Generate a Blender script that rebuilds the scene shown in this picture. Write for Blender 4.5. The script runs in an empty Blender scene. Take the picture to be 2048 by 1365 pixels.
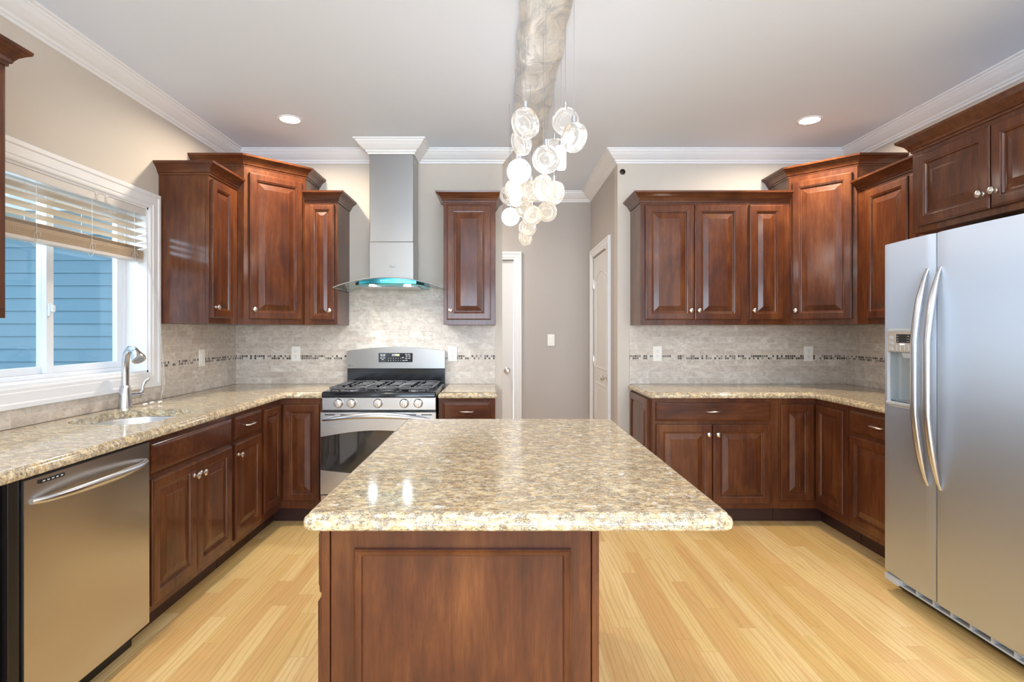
import bpy, bmesh, math, random
from mathutils import Vector, Matrix
R = math.radians
random.seed(7)
sc = bpy.context.scene
col = sc.collection
# ------------------------------------------------------------------ camera, world, light, exposure
cam_d = bpy.data.cameras.new('camera'); cam = bpy.data.objects.new('camera', cam_d); col.objects.link(cam)
cam.location = (0, 0, 1.326); cam.rotation_euler = (R(90), 0, 0)
cam_d.sensor_width = 36; cam_d.lens = 1110 / 2048 * 36
cam_d.shift_x = (1024 - 1001) / 2048; cam_d.shift_y = -(682.5 - 663) / 2048
cam_d.clip_start = .05
sc.camera = cam
sc.view_settings.view_transform = 'Standard'; sc.view_settings.look = 'None'
sc.view_settings.gamma = 1; sc.view_settings.use_curve_mapping = False
sc.view_settings.exposure = 0.68
sc.cycles.use_denoising = True
sc.cycles.max_bounces = 10; sc.cycles.diffuse_bounces = 6; sc.cycles.transmission_bounces = 10
sc.cycles.sample_clamp_indirect = 6

w = bpy.data.worlds.new('sky'); sc.world = w; w.use_nodes = True
bg = w.node_tree.nodes['Background']; bg.inputs[0].default_value = (.62, .80, 1, 1); bg.inputs[1].default_value = 1.15

def area(name, loc, rot, sx, sy, power, color, spread=180, shape='RECTANGLE'):
    l = bpy.data.lights.new(name, 'AREA'); l.shape = shape; l.size = sx
    if shape == 'RECTANGLE': l.size_y = sy
    l.energy = power; l.color = color; l.spread = R(spread)
    o = bpy.data.objects.new(name, l); col.objects.link(o); o.location = loc; o.rotation_euler = rot
    return o
# daylight: rear fill added and tilted up, an unseen side window, the sink window
for px in (-.69, .52, 1.74):
    area('rear_daylight_fill', (px, -3.04, 1.45), (R(136), 0, 0), 1.1, 2.1, 56, (.70, .84, 1), 150)
area('side_window_daylight', (-2.2, -1.45, 1.5), (0, R(-90), 0), 1.3, .62, 34, (.55, .78, 1))
area('sink_window_daylight', (-2.36, 2.68, 1.98), (0, R(-62), 0), .25, 1.15, 9, (.60, .80, 1))

# ------------------------------------------------------------------ node helpers
class NT:
    def __init__(s, name):
        s.m = bpy.data.materials.new(name); s.m.use_nodes = True; s.t = s.m.node_tree
        s.b = s.t.nodes['Principled BSDF']; s.out = s.t.nodes['Material Output']
    def n(s, typ, **kw):
        nd = s.t.nodes.new('ShaderNode' + typ)
        for k, v in kw.items(): setattr(nd, k, v)
        return nd
    def l(s, a, b): s.t.links.new(a, b)
    def put(s, v, sock):
        if hasattr(v, 'links'): s.l(v, sock)
        else: sock.default_value = v
    def math(s, op, a, b=None, c=None):
        nd = s.n('Math', operation=op); s.put(a, nd.inputs[0])
        if b is not None: s.put(b, nd.inputs[1])
        if c is not None: s.put(c, nd.inputs[2])
        return nd.outputs[0]
    def pos(s, scale=(1, 1, 1), rot=(0, 0, 0), loc=(0, 0, 0)):
        g = s.n('NewGeometry'); mp = s.n('Mapping'); s.l(g.outputs['Position'], mp.inputs[0])
        mp.inputs['Scale'].default_value = scale; mp.inputs['Rotation'].default_value = rot; mp.inputs['Location'].default_value = loc
        return mp.outputs[0]
    def noise(s, vec, scale=5, detail=4, rough=.5, dist=0):
        nd = s.n('TexNoise'); s.l(vec, nd.inputs['Vector']); nd.inputs['Scale'].default_value = scale
        nd.inputs['Detail'].default_value = detail; nd.inputs['Roughness'].default_value = rough
        nd.inputs['Distortion'].default_value = dist
        return nd.outputs['Fac']
    def ramp(s, fac, stops, interp='LINEAR'):
        nd = s.n('ValToRGB'); cr = nd.color_ramp; cr.interpolation = interp
        while len(cr.elements) < len(stops): cr.elements.new(.5)
        for e, (p, c) in zip(cr.elements, stops):
            e.position = p; e.color = (*c, 1) if len(c) == 3 else c
        s.l(fac, nd.inputs[0]); return nd.outputs[0]
    def mix(s, fac, a, b, mode='MIX'):
        nd = s.n('Mix', data_type='RGBA', blend_type=mode)
        s.put(fac, nd.inputs[0])
        for v, i in ((a, 6), (b, 7)):
            if hasattr(v, 'links'): s.l(v, nd.inputs[i])
            else: nd.inputs[i].default_value = (*v, 1)
        return nd.outputs[2]
    def bump(s, h, strength=.2, dist=.01):
        nd = s.n('Bump'); nd.inputs['Strength'].default_value = strength; nd.inputs['Distance'].default_value = dist
        s.l(h, nd.inputs['Height']); s.l(nd.outputs[0], s.b.inputs['Normal'])
    def set(s, **kw):
        for k, v in kw.items():
            k = k.replace('_', ' ')
            i = s.b.inputs[k]
            if hasattr(v, 'links'): s.l(v, i)
            elif isinstance(v, tuple) and len(v) == 3: i.default_value = (*v, 1)
            else: i.default_value = v
        return s.m

def plain(name, c, rough=.5, metal=0, **kw):
    t = NT(name); v = t.pos()
    nz = t.noise(v, 35, 2)
    cc = t.mix(t.math('MULTIPLY', nz, .12), c, tuple(x * .8 for x in c))
    return t.set(Base_Color=cc, Roughness=rough, Metallic=metal, **kw)

def wood(name, axis='z', dark=(.044, .0105, .0048), mid=(.106, .0295, .0090), light=(.20, .068, .019), coat=.55):
    t = NT(name)
    st = {'z': (1, 1, .10), 'x': (.10, 1, 1), 'y': (1, .10, 1)}[axis]
    v = t.pos(st)
    g = t.noise(v, 42, 5, .65, .4)
    blot = t.noise(t.pos({'z': (1, 1, .45), 'x': (.45, 1, 1), 'y': (1, .45, 1)}[axis]), 5.5, 4, .6, .5)
    fine = t.noise(v, 260, 2, .5)
    f = t.math('ADD', t.math('MULTIPLY', g, .42), t.math('MULTIPLY', blot, .58))
    c = t.ramp(f, [(.32, dark), (.50, mid), (.70, light)])
    c = t.mix(t.math('MULTIPLY', t.ramp(fine, [(.3, (0, 0, 0)), (.7, (1, 1, 1))]), .22), c, dark)
    t.bump(fine, .06, .002)
    return t.set(Base_Color=c, Roughness=.42, Coat_Weight=coat, Coat_Roughness=.13, Specular_IOR_Level=.2)

def granite(name):
    t = NT(name)
    v = t.pos((1, 1, 1), (0, 0, R(28)))
    vs = t.pos((.80, 1.25, 1.1), (0, 0, R(38)))
    base = t.ramp(t.noise(vs, 62, 4, .6, .6), [(.34, (.46, .32, .17)), (.46, (.66, .50, .28)), (.56, (.72, .60, .39)), (.68, (.76, .70, .57))])
    n1 = t.noise(vs, 78, 4, .62, 2.2); n2 = t.noise(vs, 130, 3, .6, 1.5)
    worm = t.ramp(t.math('ABSOLUTE', t.math('SUBTRACT', n1, .5)), [(.018, (1, 1, 1)), (.045, (0, 0, 0))])
    worm2 = t.ramp(t.math('ABSOLUTE', t.math('SUBTRACT', n2, .52)), [(.015, (1, 1, 1)), (.045, (0, 0, 0))])
    patch = t.ramp(t.noise(vs, 30, 4, .65, 1.2), [(.42, (0, 0, 0)), (.54, (1, 1, 1))])
    blob = t.ramp(t.noise(vs, 90, 4, .65, 1.2), [(.37, (1, 1, 1)), (.43, (0, 0, 0))])
    m = t.math('MAXIMUM', t.math('MULTIPLY', t.math('MAXIMUM', worm, worm2), patch), t.math('MULTIPLY', blob, .9))
    tone = t.ramp(t.noise(v, 60, 3, .6), [(.36, (.035, .028, .028)), (.5, (.09, .07, .068)), (.66, (.20, .17, .165))])
    c = t.mix(t.math('MULTIPLY', patch, .15), base, (.42, .36, .33))
    c = t.mix(t.math('MULTIPLY', m, .85), c, tone)
    wp = t.ramp(t.noise(v, 26, 3, .5, .4), [(.66, (0, 0, 0)), (.70, (1, 1, 1))])
    c = t.mix(t.math('MULTIPLY', wp, .8), c, (.80, .77, .72))
    return t.set(Base_Color=c, Roughness=.10, Specular_IOR_Level=.5)

def tile(name, axis):
    t = NT(name)
    g = t.n('NewGeometry'); sp = t.n('SeparateXYZ'); t.l(g.outputs['Position'], sp.inputs[0])
    u = sp.outputs[0] if axis == 'x' else sp.outputs[1]; z = sp.outputs[2]
    # rows restart above the mosaic band
    above = t.math('GREATER_THAN', z, 1.12)
    zz = t.math('SUBTRACT', t.math('SUBTRACT', z, .914), t.math('MULTIPLY', above, .0345))
    cb = t.n('CombineXYZ'); t.l(t.math('ADD', u, 5.043), cb.inputs[0]); t.l(zz, cb.inputs[1])
    br = t.n('TexBrick'); t.l(cb.outputs[0], br.inputs['Vector'])
    br.offset = .5; br.inputs['Scale'].default_value = 1
    br.inputs['Brick Width'].default_value = .197; br.inputs['Row Height'].default_value = .0478
    br.inputs['Mortar Size'].default_value = .0012; br.inputs['Mortar Smooth'].default_value = .3
    br.inputs['Color1'].default_value = (0, 0, 0, 1); br.inputs['Color2'].default_value = (1, 1, 1, 1)
    br.inputs['Mortar'].default_value = (.5, .5, .5, 1); br.inputs['Bias'].default_value = 0
    rnd = br.outputs['Color']
    v = t.n('Mapping'); t.l(g.outputs['Position'], v.inputs[0])
    t.l(rnd, v.inputs['Location'])
    v.inputs['Scale'].default_value = (1, 1, 1.5)
    cl = t.noise(v.outputs[0], 11, 6, .6, 1.3)
    vein = t.math('ABSOLUTE', t.math('SUBTRACT', t.noise(v.outputs[0], 6, 5, .62, 2.2), .5))
    base = t.mix(rnd, (.67, .575, .475), (.81, .735, .64))
    base = t.mix(t.ramp(cl, [(.35, (0, 0, 0)), (.7, (1, 1, 1))]), base, (.50, .42, .35))
    base = t.mix(t.math('MULTIPLY', t.ramp(vein, [(0, (1, 1, 1)), (.022, (0, 0, 0))]), .4), base, (.36, .26, .18))
    c = t.mix(br.outputs['Fac'], base, (.72, .67, .59))
    t.bump(t.math('SUBTRACT', 1, br.outputs['Fac']), .35, .002)
    return t.set(Base_Color=c, Roughness=.34)

def mosaic(name, axis):
    t = NT(name)
    g = t.n('NewGeometry'); sp = t.n('SeparateXYZ'); t.l(g.outputs['Position'], sp.inputs[0])
    u = t.math('DIVIDE', t.math('ADD', sp.outputs[0] if axis == 'x' else sp.outputs[1], 5.0), .0168)
    z = t.math('DIVIDE', t.math('SUBTRACT', sp.outputs[2], 1.1055), .0172)
    cb = t.n('CombineXYZ'); t.l(t.math('FLOOR', u), cb.inputs[0]); t.l(t.math('FLOOR', z), cb.inputs[1])
    wn = t.n('TexWhiteNoise', noise_dimensions='2D'); t.l(cb.outputs[0], wn.inputs['Vector'])
    c = t.ramp(wn.outputs['Value'], [(0, (.045, .028, .020)), (.2, (.20, .15, .115)), (.38, (.11, .075, .055)), (.5, (.30, .25, .20)), (.62, (.60, .52, .43)), (.8, (.68, .62, .54))], 'CONSTANT')
    fu = t.math('FRACT', u); fz = t.math('FRACT', z)
    e = t.math('MAXIMUM', t.math('ABSOLUTE', t.math('SUBTRACT', fu, .5)), t.math('ABSOLUTE', t.math('SUBTRACT', fz, .5)))
    gr = t.math('GREATER_THAN', e, .42)
    c = t.mix(gr, c, (.66, .60, .52))
    t.bump(t.math('SUBTRACT', 1, gr), .4, .001)
    return t.set(Base_Color=c, Roughness=.45)

def oak_floor(name):
    t = NT(name)
    g = t.n('NewGeometry'); sp = t.n('SeparateXYZ'); t.l(g.outputs['Position'], sp.inputs[0])
    x = t.math('DIVIDE', t.math('ADD', sp.outputs[0], 10.013), .079)
    row = t.math('FLOOR', x)
    w1 = t.n('TexWhiteNoise', noise_dimensions='1D'); t.l(row, w1.inputs['W'])
    y = t.math('ADD', t.math('DIVIDE', sp.outputs[1], .92), t.math('MULTIPLY', w1.outputs['Value'], 7.3))
    idx = t.math('FLOOR', y)
    cb = t.n('CombineXYZ'); t.l(row, cb.inputs[0]); t.l(idx, cb.inputs[1])
    w2 = t.n('TexWhiteNoise', noise_dimensions='2D'); t.l(cb.outputs[0], w2.inputs['Vector'])
    rnd = w2.outputs['Value']
    off = t.n('Vector' + 'Math', operation='ADD')
    cmb = t.n('CombineXYZ'); t.l(t.math('MULTIPLY', rnd, 37), cmb.inputs[0]); t.l(t.math('MULTIPLY', rnd, 91), cmb.inputs[1])
    t.l(g.outputs['Position'], off.inputs[0]); t.l(cmb.outputs[0], off.inputs[1])
    mp = t.n('Mapping'); t.l(off.outputs[0], mp.inputs[0]); mp.inputs['Scale'].default_value = (1, .085, 1)
    wv = t.n('TexWave', wave_type='BANDS', bands_direction='X'); t.l(mp.outputs[0], wv.inputs['Vector'])
    wv.inputs['Scale'].default_value = 13; wv.inputs['Distortion'].default_value = 14; wv.inputs['Detail'].default_value = 2
    wv.inputs['Detail Scale'].default_value = .9; wv.inputs['Detail Roughness'].default_value = .55
    fine = t.noise(mp.outputs[0], 190, 3, .6)
    soft = t.noise(mp.outputs[0], 14, 3, .5, .6)
    base = t.ramp(rnd, [(0, (.74, .48, .17)), (.3, (.82, .58, .235)), (.6, (.88, .65, .30)), (.85, (.78, .50, .20)), (1, (.72, .45, .18))])
    c = t.mix(t.math('MULTIPLY', t.ramp(soft, [(.42, (0, 0, 0)), (.72, (1, 1, 1))]), .35), base, (.70, .36, .12))
    grain = t.ramp(wv.outputs['Fac'], [(.0, (1, 1, 1)), (.30, (0, 0, 0))])
    c = t.mix(t.math('MULTIPLY', grain, .34), c, (.50, .25, .08))
    c = t.mix(t.math('MULTIPLY', t.ramp(fine, [(.5, (0, 0, 0)), (.75, (1, 1, 1))]), .22), c, (.55, .28, .10))
    fx = t.math('ABSOLUTE', t.math('SUBTRACT', t.math('FRACT', x), .5))
    fy = t.math('ABSOLUTE', t.math('SUBTRACT', t.math('FRACT', y), .5))
    seam = t.math('MAXIMUM', t.math('GREATER_THAN', fx, .492), t.math('GREATER_THAN', fy, .4992))
    c = t.mix(t.math('MULTIPLY', seam, .55), c, (.33, .16, .06))
    return t.set(Base_Color=c, Roughness=.36, Coat_Weight=.25, Coat_Roughness=.25)

def steel(name, c=(.60, .60, .61), rough=.27, axis='x', aniso=.0, up=False):
    t = NT(name)
    s = {'x': (1, 60, 60), 'z': (60, 60, 1), 'y': (60, 1, 60)}[axis]
    nz = t.noise(t.pos(s), 14, 2, .5)
    cl = t.noise(t.pos(), 3.5, 3, .5)
    r = t.math('ADD', t.math('MULTIPLY', nz, .018), rough - .01)
    cc = t.mix(t.math('MULTIPLY', cl, .2), c, tuple(x * .82 for x in c))
    if aniso:   # brushed grain runs vertically, highlights spread sideways
        g = t.n('NewGeometry'); cx = t.n('VectorMath', operation='CROSS_PRODUCT'); t.l(g.outputs['Normal'], cx.inputs[0]); cx.inputs[1].default_value = (0, 0, 1)
        tg = cx.outputs[0]
        ad = t.n('VectorMath', operation='ADD'); ad.inputs[1].default_value = (.01, .013, 0)
        if up: ad.inputs[1].default_value = (.01, .013, 50)
        t.l(tg, ad.inputs[0]); nm = t.n('VectorMath', operation='NORMALIZE'); t.l(ad.outputs[0], nm.inputs[0])
        t.l(nm.outputs[0], t.b.inputs['Tangent'])
    return t.set(Base_Color=cc, Metallic=1., Roughness=r, Anisotropic=aniso)

def emit(name, c, s):
    t = NT(name); return t.set(Base_Color=c, Emission_Color=c, Emission_Strength=s)

M = {}
M['wood'] = wood('cherry_wood', 'z'); M['woodh'] = wood('cherry_wood_crossgrain', 'x'); M['woody'] = wood('cherry_wood_lengthwise', 'y')
M['wood_base'] = M['wood']
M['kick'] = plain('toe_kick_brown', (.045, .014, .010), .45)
M['granite'] = granite('granite'); M['tilex'] = tile('stone_tile_back', 'x'); M['tiley'] = tile('stone_tile_side', 'y')
M['mosx'] = mosaic('mosaic_back', 'x'); M['mosy'] = mosaic('mosaic_side', 'y')
M['floor'] = oak_floor('oak_strip_floor')
def wallpaint(name, c):
    t = NT(name); nz = t.noise(t.pos(), 220, 2); t.bump(nz, .08, .002)
    cc = t.mix(t.math('MULTIPLY', t.noise(t.pos(), 2.2, 2), .1), c, tuple(x * .93 for x in c))
    return t.set(Base_Color=cc, Roughness=.62)
M['wall'] = wallpaint('beige_wall_paint', (.645, .575, .495))
M['hall'] = wallpaint('taupe_hall_paint', (.50, .455, .42))
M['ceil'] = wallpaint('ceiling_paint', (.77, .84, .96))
M['trim'] = plain('white_trim', (.87, .865, .87), .35)
M['door'] = plain('white_door', (.80, .78, .76), .35)
M['vinyl'] = plain('white_vinyl', (.82, .84, .87), .3)
M['slat'] = plain('cream_slat', (.62, .48, .34), .4)
M['rail'] = plain('white_headrail', (.74, .70, .66), .35)
M['cord'] = plain('white_cord', (.78, .76, .72), .6)
M['steel'] = steel('stainless', axis='x'); M['steelz'] = steel('stainless_vertical', axis='x', c=(.40, .395, .39), rough=.32, aniso=.7, up=True)
M['fridge'] = steel('stainless_fridge', c=(.60, .635, .69), rough=.46, axis='z', aniso=.95)
M['dw'] = steel('stainless_dishwasher', c=(.60, .585, .57), rough=.27, axis='z', aniso=.3)
M['nickel'] = steel('brushed_nickel', c=(.78, .74, .70), rough=.28)
M['basin'] = steel('satin_basin', c=(.66, .68, .71), rough=.36)
M['chrome'] = steel('chrome', c=(.72, .73, .76), rough=.10)
M['handle'] = steel('polished_handle', c=(.66, .68, .72), rough=.28, axis='z')
M['teal'] = steel('teal_tinted_steel', c=(.10, .55, .66), rough=.22)  # stainless hood body, tinted an even teal
M['black'] = plain('black_enamel', (.012, .013, .015), .12)
M['iron'] = plain('grey_cast_iron', (.10, .10, .108), .34)
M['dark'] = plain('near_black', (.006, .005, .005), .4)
M['greyp'] = plain('grey_plastic', (.30, .31, .33), .4)
M['lgrey'] = plain('light_grey_plastic', (.50, .53, .56), .4)
M['niche'] = plain('grey_blue_niche', (.34, .38, .40), .35)
M['plate'] = plain('cream_plastic', (.90, .86, .78), .35)
M['slot'] = plain('socket_slot', (.08, .07, .06), .5)
M['bronze'] = plain('aged_bronze', (.06, .045, .035), .4, 1)
M['ovenglass'] = NT('oven_glass').set(Base_Color=(.03, .028, .026), Roughness=.04, Specular_IOR_Level=.9)
M['mark'] = plain('pale_print', (.6, .62, .62), .5); M['markd'] = plain('dark_print', (.12, .12, .13), .5)
M['display'] = emit('lit_display', (.75, .70, .10), .9)
M['led'] = emit('downlight_glow', (1, .93, .82), 14)
M['spot'] = emit('hood_lamp_glow', (.93, .97, 1), 22)
M['blueled'] = emit('dispenser_led', (.7, .85, 1), 2)

def glassy(name, c, e, ec=(1, .95, .88), rough=.08, trans=.92, ior=1.32, alpha=None):
    t = NT(name); return t.set(Base_Color=c, Roughness=rough, Transmission_Weight=trans, IOR=ior, Emission_Color=ec, Emission_Strength=e)
M['disc'] = glassy('crystal_disc', (.97, .96, .94), .05)
M['discw'] = glassy('crystal_disc_warm', (.97, .93, .86), .09, (1, .88, .70))
M['disclit'] = glassy('crystal_disc_lit', (1, 1, 1), .15, (.97, .98, 1))
M['discglow'] = glassy('crystal_disc_glowing', (1, 1, 1), 2.0, (.97, .98, 1))
def clearglass(name, tint=(1, 1, 1), ft=.86):
    t = NT(name); tr = t.n('BsdfTransparent'); tr.inputs[0].default_value = (*tint, 1)
    gl = t.n('BsdfGlossy'); gl.inputs['Roughness'].default_value = .02
    lw = t.n('LayerWeight'); lw.inputs[0].default_value = .5
    fr = t.math('ADD', t.math('MULTIPLY', t.math('POWER', lw.outputs['Facing'], 5), .7), .03)
    mx = t.n('MixShader'); t.l(fr, mx.inputs[0]); t.l(tr.outputs[0], mx.inputs[1]); t.l(gl.outputs[0], mx.inputs[2])
    t.l(mx.outputs[0], t.out.inputs[0]); return t.m
M['pane'] = clearglass('window_glass', (.96, .99, 1)); M['hoodglass'] = clearglass('hood_glass', (.86, .93, .92))
def leaf():
    t = NT('silver_leaf'); v = t.pos((1, .6, 1))
    n1 = t.noise(v, 9, 5, .6, 1.5); n2 = t.noise(v, 30, 3, .6, 2)
    c = t.ramp(n1, [(.35, (.60, .63, .66)), (.5, (.80, .81, .81)), (.65, (.93, .91, .86))])
    c = t.mix(t.math('MULTIPLY', n2, .2), c, (.40, .39, .36))
    t.bump(n1, .5, .02)
    return t.set(Base_Color=c, Metallic=.35, Roughness=.28)
M['leaf'] = leaf()
def siding():
    t = NT('blue_siding'); nz = t.noise(t.pos((1, 1, 6)), 30, 3)
    return t.set(Base_Color=t.mix(nz, (.26, .43, .53), (.30, .47, .57)), Roughness=.6)
M['siding'] = siding()
M['ground'] = plain('outdoor_ground', (.20, .24, .16), .9)

# ------------------------------------------------------------------ mesh helpers
def link(name, bm, mat, parent=None, smooth=None, flat_top=False):
    me = bpy.data.meshes.new(name)
    bmesh.ops.recalc_face_normals(bm, faces=bm.faces[:])
    bm.to_mesh(me); bm.free()
    mats = mat if isinstance(mat, (list, tuple)) else [mat]
    for m in mats: me.materials.append(m)
    if smooth:
        for p in me.polygons: p.use_smooth = True
        try: me.set_sharp_from_angle(angle=R(smooth))
        except Exception: pass
        for p in me.polygons: p.use_smooth = not (len(p.vertices) > 4 or (flat_top and abs(p.normal.z) > .9995))
    o = bpy.data.objects.new(name, me); col.objects.link(o)
    if parent is not None: o.parent = parent
    return o
def thing(name, label, cat, loc=(0, 0, 0), rz=0, group=None):
    o = bpy.data.objects.new(name, None); col.objects.link(o); o.empty_display_size = .1
    o.location = loc; o.rotation_euler = (0, 0, R(rz)); o['label'] = label; o['category'] = cat
    if group: o['group'] = group
    return o
def tag(o, label, cat, group=None):
    o['label'] = label; o['category'] = cat
    if group: o['group'] = group
    return o
def struct(name, bm, mat, smooth=None, parent=None):
    o = link(name, bm, mat, parent, smooth)
    if parent is None: o['kind'] = 'structure'
    return o
def B(): return bmesh.new()
def box(bm, x0, x1, y0, y1, z0, z1, bev=0, seg=1, mi=0):
    x0, x1 = min(x0, x1), max(x0, x1); y0, y1 = min(y0, y1), max(y0, y1); z0, z1 = min(z0, z1), max(z0, z1)
    v = [bm.verts.new(p) for p in ((x0,y0,z0),(x1,y0,z0),(x1,y1,z0),(x0,y1,z0),(x0,y0,z1),(x1,y0,z1),(x1,y1,z1),(x0,y1,z1))]
    fs = [bm.faces.new([v[i] for i in f]) for f in ((0,3,2,1),(4,5,6,7),(0,1,5,4),(1,2,6,5),(2,3,7,6),(3,0,4,7))]
    for f in fs: f.material_index = mi
    if bev:
        es = list({e for f in fs for e in f.edges})
        bmesh.ops.bevel(bm, geom=es, offset=bev, segments=seg, affect='EDGES', profile=.5)
    return bm
def mkbox(*a, **k): return box(B(), *a, **k)
def loops(bm, rings, closed=True, cap0=True, cap1=True, mi=0):
    vr = [[bm.verts.new(p) for p in r] for r in rings]
    n = len(vr[0])
    for a, b in zip(vr, vr[1:]):
        for i in range(n if closed else n - 1):
            j = (i + 1) % n
            bm.faces.new((a[i], a[j], b[j], b[i])).material_index = mi
    if cap0: bm.faces.new(vr[0][::-1]).material_index = mi
    if cap1: bm.faces.new(vr[-1]).material_index = mi
    return vr
def prism(bm, pts, z0, z1):
    loops(bm, [[(x, y, z0) for x, y in pts], [(x, y, z1) for x, y in pts]]); return bm
def rectring(x0, x1, z0, z1, y, ins):
    return [(x0+ins, y, z0+ins), (x1-ins, y, z0+ins), (x1-ins, y, z1-ins), (x0+ins, y, z1-ins)]
def offset_poly(pts, d, closed=True):
    # positive d moves inward for counter-clockwise polygons
    n = len(pts); out = []
    for i in range(n):
        p = Vector(pts[i]); a = Vector(pts[i-1]) if (closed or i > 0) else None; b = Vector(pts[(i+1) % n]) if (closed or i < n-1) else None
        ns = []
        if a is not None: e = (p - a).normalized(); ns.append(Vector((-e.y, e.x)))
        if b is not None: e = (b - p).normalized(); ns.append(Vector((-e.y, e.x)))
        if len(ns) == 2:
            m = ns[0] + ns[1]
            if m.length < 1e-6: m = ns[0].copy()
            m.normalize(); k = d / max(.3, m.dot(ns[0]))
        else: m = ns[0]; k = d
        out.append((p.x + m.x * k, p.y + m.y * k))
    return out
def sweep(bm, path, prof, closed=False):
    """profile (out, z) swept along a plan path; outward is to the right of travel"""
    cols = [offset_poly(path, -o, closed) for o, z in prof]
    rings = [[(cols[k][i][0], cols[k][i][1], prof[k][1]) for k in range(len(prof))] for i in range(len(path))]
    if closed: rings.append(rings[0]); loops(bm, rings, True, False, False)
    else: loops(bm, rings)
    return bm
def rpoly(pts, rad, seg=6):
    out = []; n = len(pts)
    for i in range(n):
        r = rad[i] if isinstance(rad, (list, tuple)) else rad
        p = Vector(pts[i]); a = Vector(pts[i-1]); b = Vector(pts[(i+1) % n])
        if r <= 0: out.append((p.x, p.y)); continue
        d1 = (a-p).normalized(); d2 = (b-p).normalized(); half = d1.angle(d2) / 2; t = r / math.tan(half)
        c = p + (d1+d2).normalized() * (r / math.sin(half))
        s = p + d1*t - c; e = p + d2*t - c
        a0 = math.atan2(s.y, s.x); a1 = math.atan2(e.y, e.x); da = (a1-a0+math.pi) % (2*math.pi) - math.pi
        for k in range(seg+1):
            an = a0 + da*k/seg; out.append((c.x + r*math.cos(an), c.y + r*math.sin(an)))
    return out
def tube(bm, pts, r, seg=10, flat=1.0, up=None):
    pts = [Vector(p) for p in pts]; n = len(pts); rr = r if isinstance(r, (list, tuple)) else [r]*n
    rings = []; t0 = (pts[1]-pts[0]).normalized(); nrm = t0.orthogonal().normalized()
    if up is not None: nrm = (Vector(up) - t0*Vector(up).dot(t0)).normalized()
    for i in range(n):
        t = (pts[min(i+1, n-1)] - pts[max(i-1, 0)]).normalized()
        nrm = (nrm - t*nrm.dot(t)).normalized(); bi = t.cross(nrm)
        rings.append([tuple(pts[i] + nrm*math.cos(2*math.pi*k/seg)*rr[i] + bi*math.sin(2*math.pi*k/seg)*rr[i]*flat) for k in range(seg)])
    loops(bm, rings); return bm
def lathe(bm, prof, c=(0, 0, 0), axis='z', seg=24, mi=0):
    """profile (radius, along) around an axis through c"""
    rings = []
    for r, h in prof:
        ring = []
        for k in range(seg):
            a = 2*math.pi*k/seg; p, q = r*math.cos(a), r*math.sin(a)
            ring.append({'z': (c[0]+p, c[1]+q, c[2]+h), 'y': (c[0]+p, c[1]+h, c[2]+q), 'x': (c[0]+h, c[1]+p, c[2]+q)}[axis])
        rings.append(ring)
    loops(bm, rings, mi=mi); return bm
def bez(p0, p1, p2, p3, n=10):
    P = [Vector(p) for p in (p0, p1, p2, p3)]; o = []
    for i in range(n+1):
        t = i/n; o.append(tuple(P[0]*(1-t)**3 + P[1]*3*t*(1-t)**2 + P[2]*3*t*t*(1-t) + P[3]*t**3))
    return o

FL = .02      # finished floor level
CT = .914     # worktop level
# ------------------------------------------------------------------ room
XL, XR, YB, ZC, YR = -2.08, 2.712, 4.35, 2.735, -3.0
struct('floor', mkbox(-2.3, 3.0, YR-.15, 5.8, FL-.1, FL), M['floor'])
struct('ceiling', mkbox(-2.3, 3.0, YR-.15, 5.8, ZC, ZC+.1), M['ceil'])
b = B()   # left wall with sink window opening and a second window behind the camera
WY0, WY1, WZ0, WZ1 = 2.09, 3.277, 1.085, 2.055
box(b, XL-.16, XL, YR, -1.8, FL, ZC); box(b, XL-.16, XL, -1.8, -1.1, FL, .8); box(b, XL-.16, XL, -1.8, -1.1, 2.15, ZC)
box(b, XL-.16, XL, -1.1, WY0, FL, ZC); box(b, XL-.16, XL, WY0, WY1, FL, WZ0); box(b, XL-.16, XL, WY0, WY1, WZ1, ZC); box(b, XL-.16, XL, WY1, YB+.12, FL, ZC)
struct('wall_left', b, M['wall'])
struct('wall_back', mkbox(XL, .014, YB, YB+.12, FL, ZC), M['wall'])
b = B(); box(b, .917, XR, YB, YB+.12, FL, ZC)
struct('wall_back_right', b, M['wall'])
b = B(); box(b, .917, 1.03, YB+.12, 4.70, FL, ZC); box(b, .917, 1.03, 4.70, 5.50, FL+2.03, ZC); box(b, .917, 1.03, 5.50, 5.65, FL, ZC)
struct('wall_hall_right', b, M['hall'])
b = B(); box(b, .14, 1.1, 5.65, 5.77, FL, ZC); box(b, -.64, .14, 5.65, 5.77, FL+2.03, ZC); box(b, -1.2, -.64, 5.65, 5.77, FL, ZC)
struct('wall_hall_back', b, M['hall'])
struct('wall_hall_left', mkbox(-1.32, -1.2, YB+.12, 5.77, FL, ZC), M['hall'])
struct('wall_right', mkbox(XR, XR+.12, YR, YB+.12, FL, ZC), M['wall'])
b = B(); box(b, XL-.16, -1.3, YR-.12, YR, FL, ZC); box(b, 2.35, XR+.12, YR-.12, YR, FL, ZC); box(b, -1.3, 2.35, YR-.12, YR, 2.55, ZC); box(b, -1.3, 2.35, YR-.12, YR, FL, .35)
struct('wall_rear', b, M['wall'])

cp = [(0, 2.638), (.010, 2.638), (.014, 2.650), (.022, 2.653), (.026, 2.664), (.042, 2.674), (.064, 2.694), (.078, 2.712), (.084, 2.716), (.086, 2.724), (.098, 2.727), (.100, ZC), (0, ZC)]
path = [(XL, YR), (XL, YB), (-.972, YB), (-.972, 4.115), (-.645, 4.115), (-.645, YB), (.014, YB), (.014, YB+.12), (-1.2, YB+.12), (-1.2, 5.65), (.917, 5.65), (.917, YB), (XR, YB), (XR, YR)]
struct('trim_1', sweep(B(), path, cp, False), M['trim'])
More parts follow.
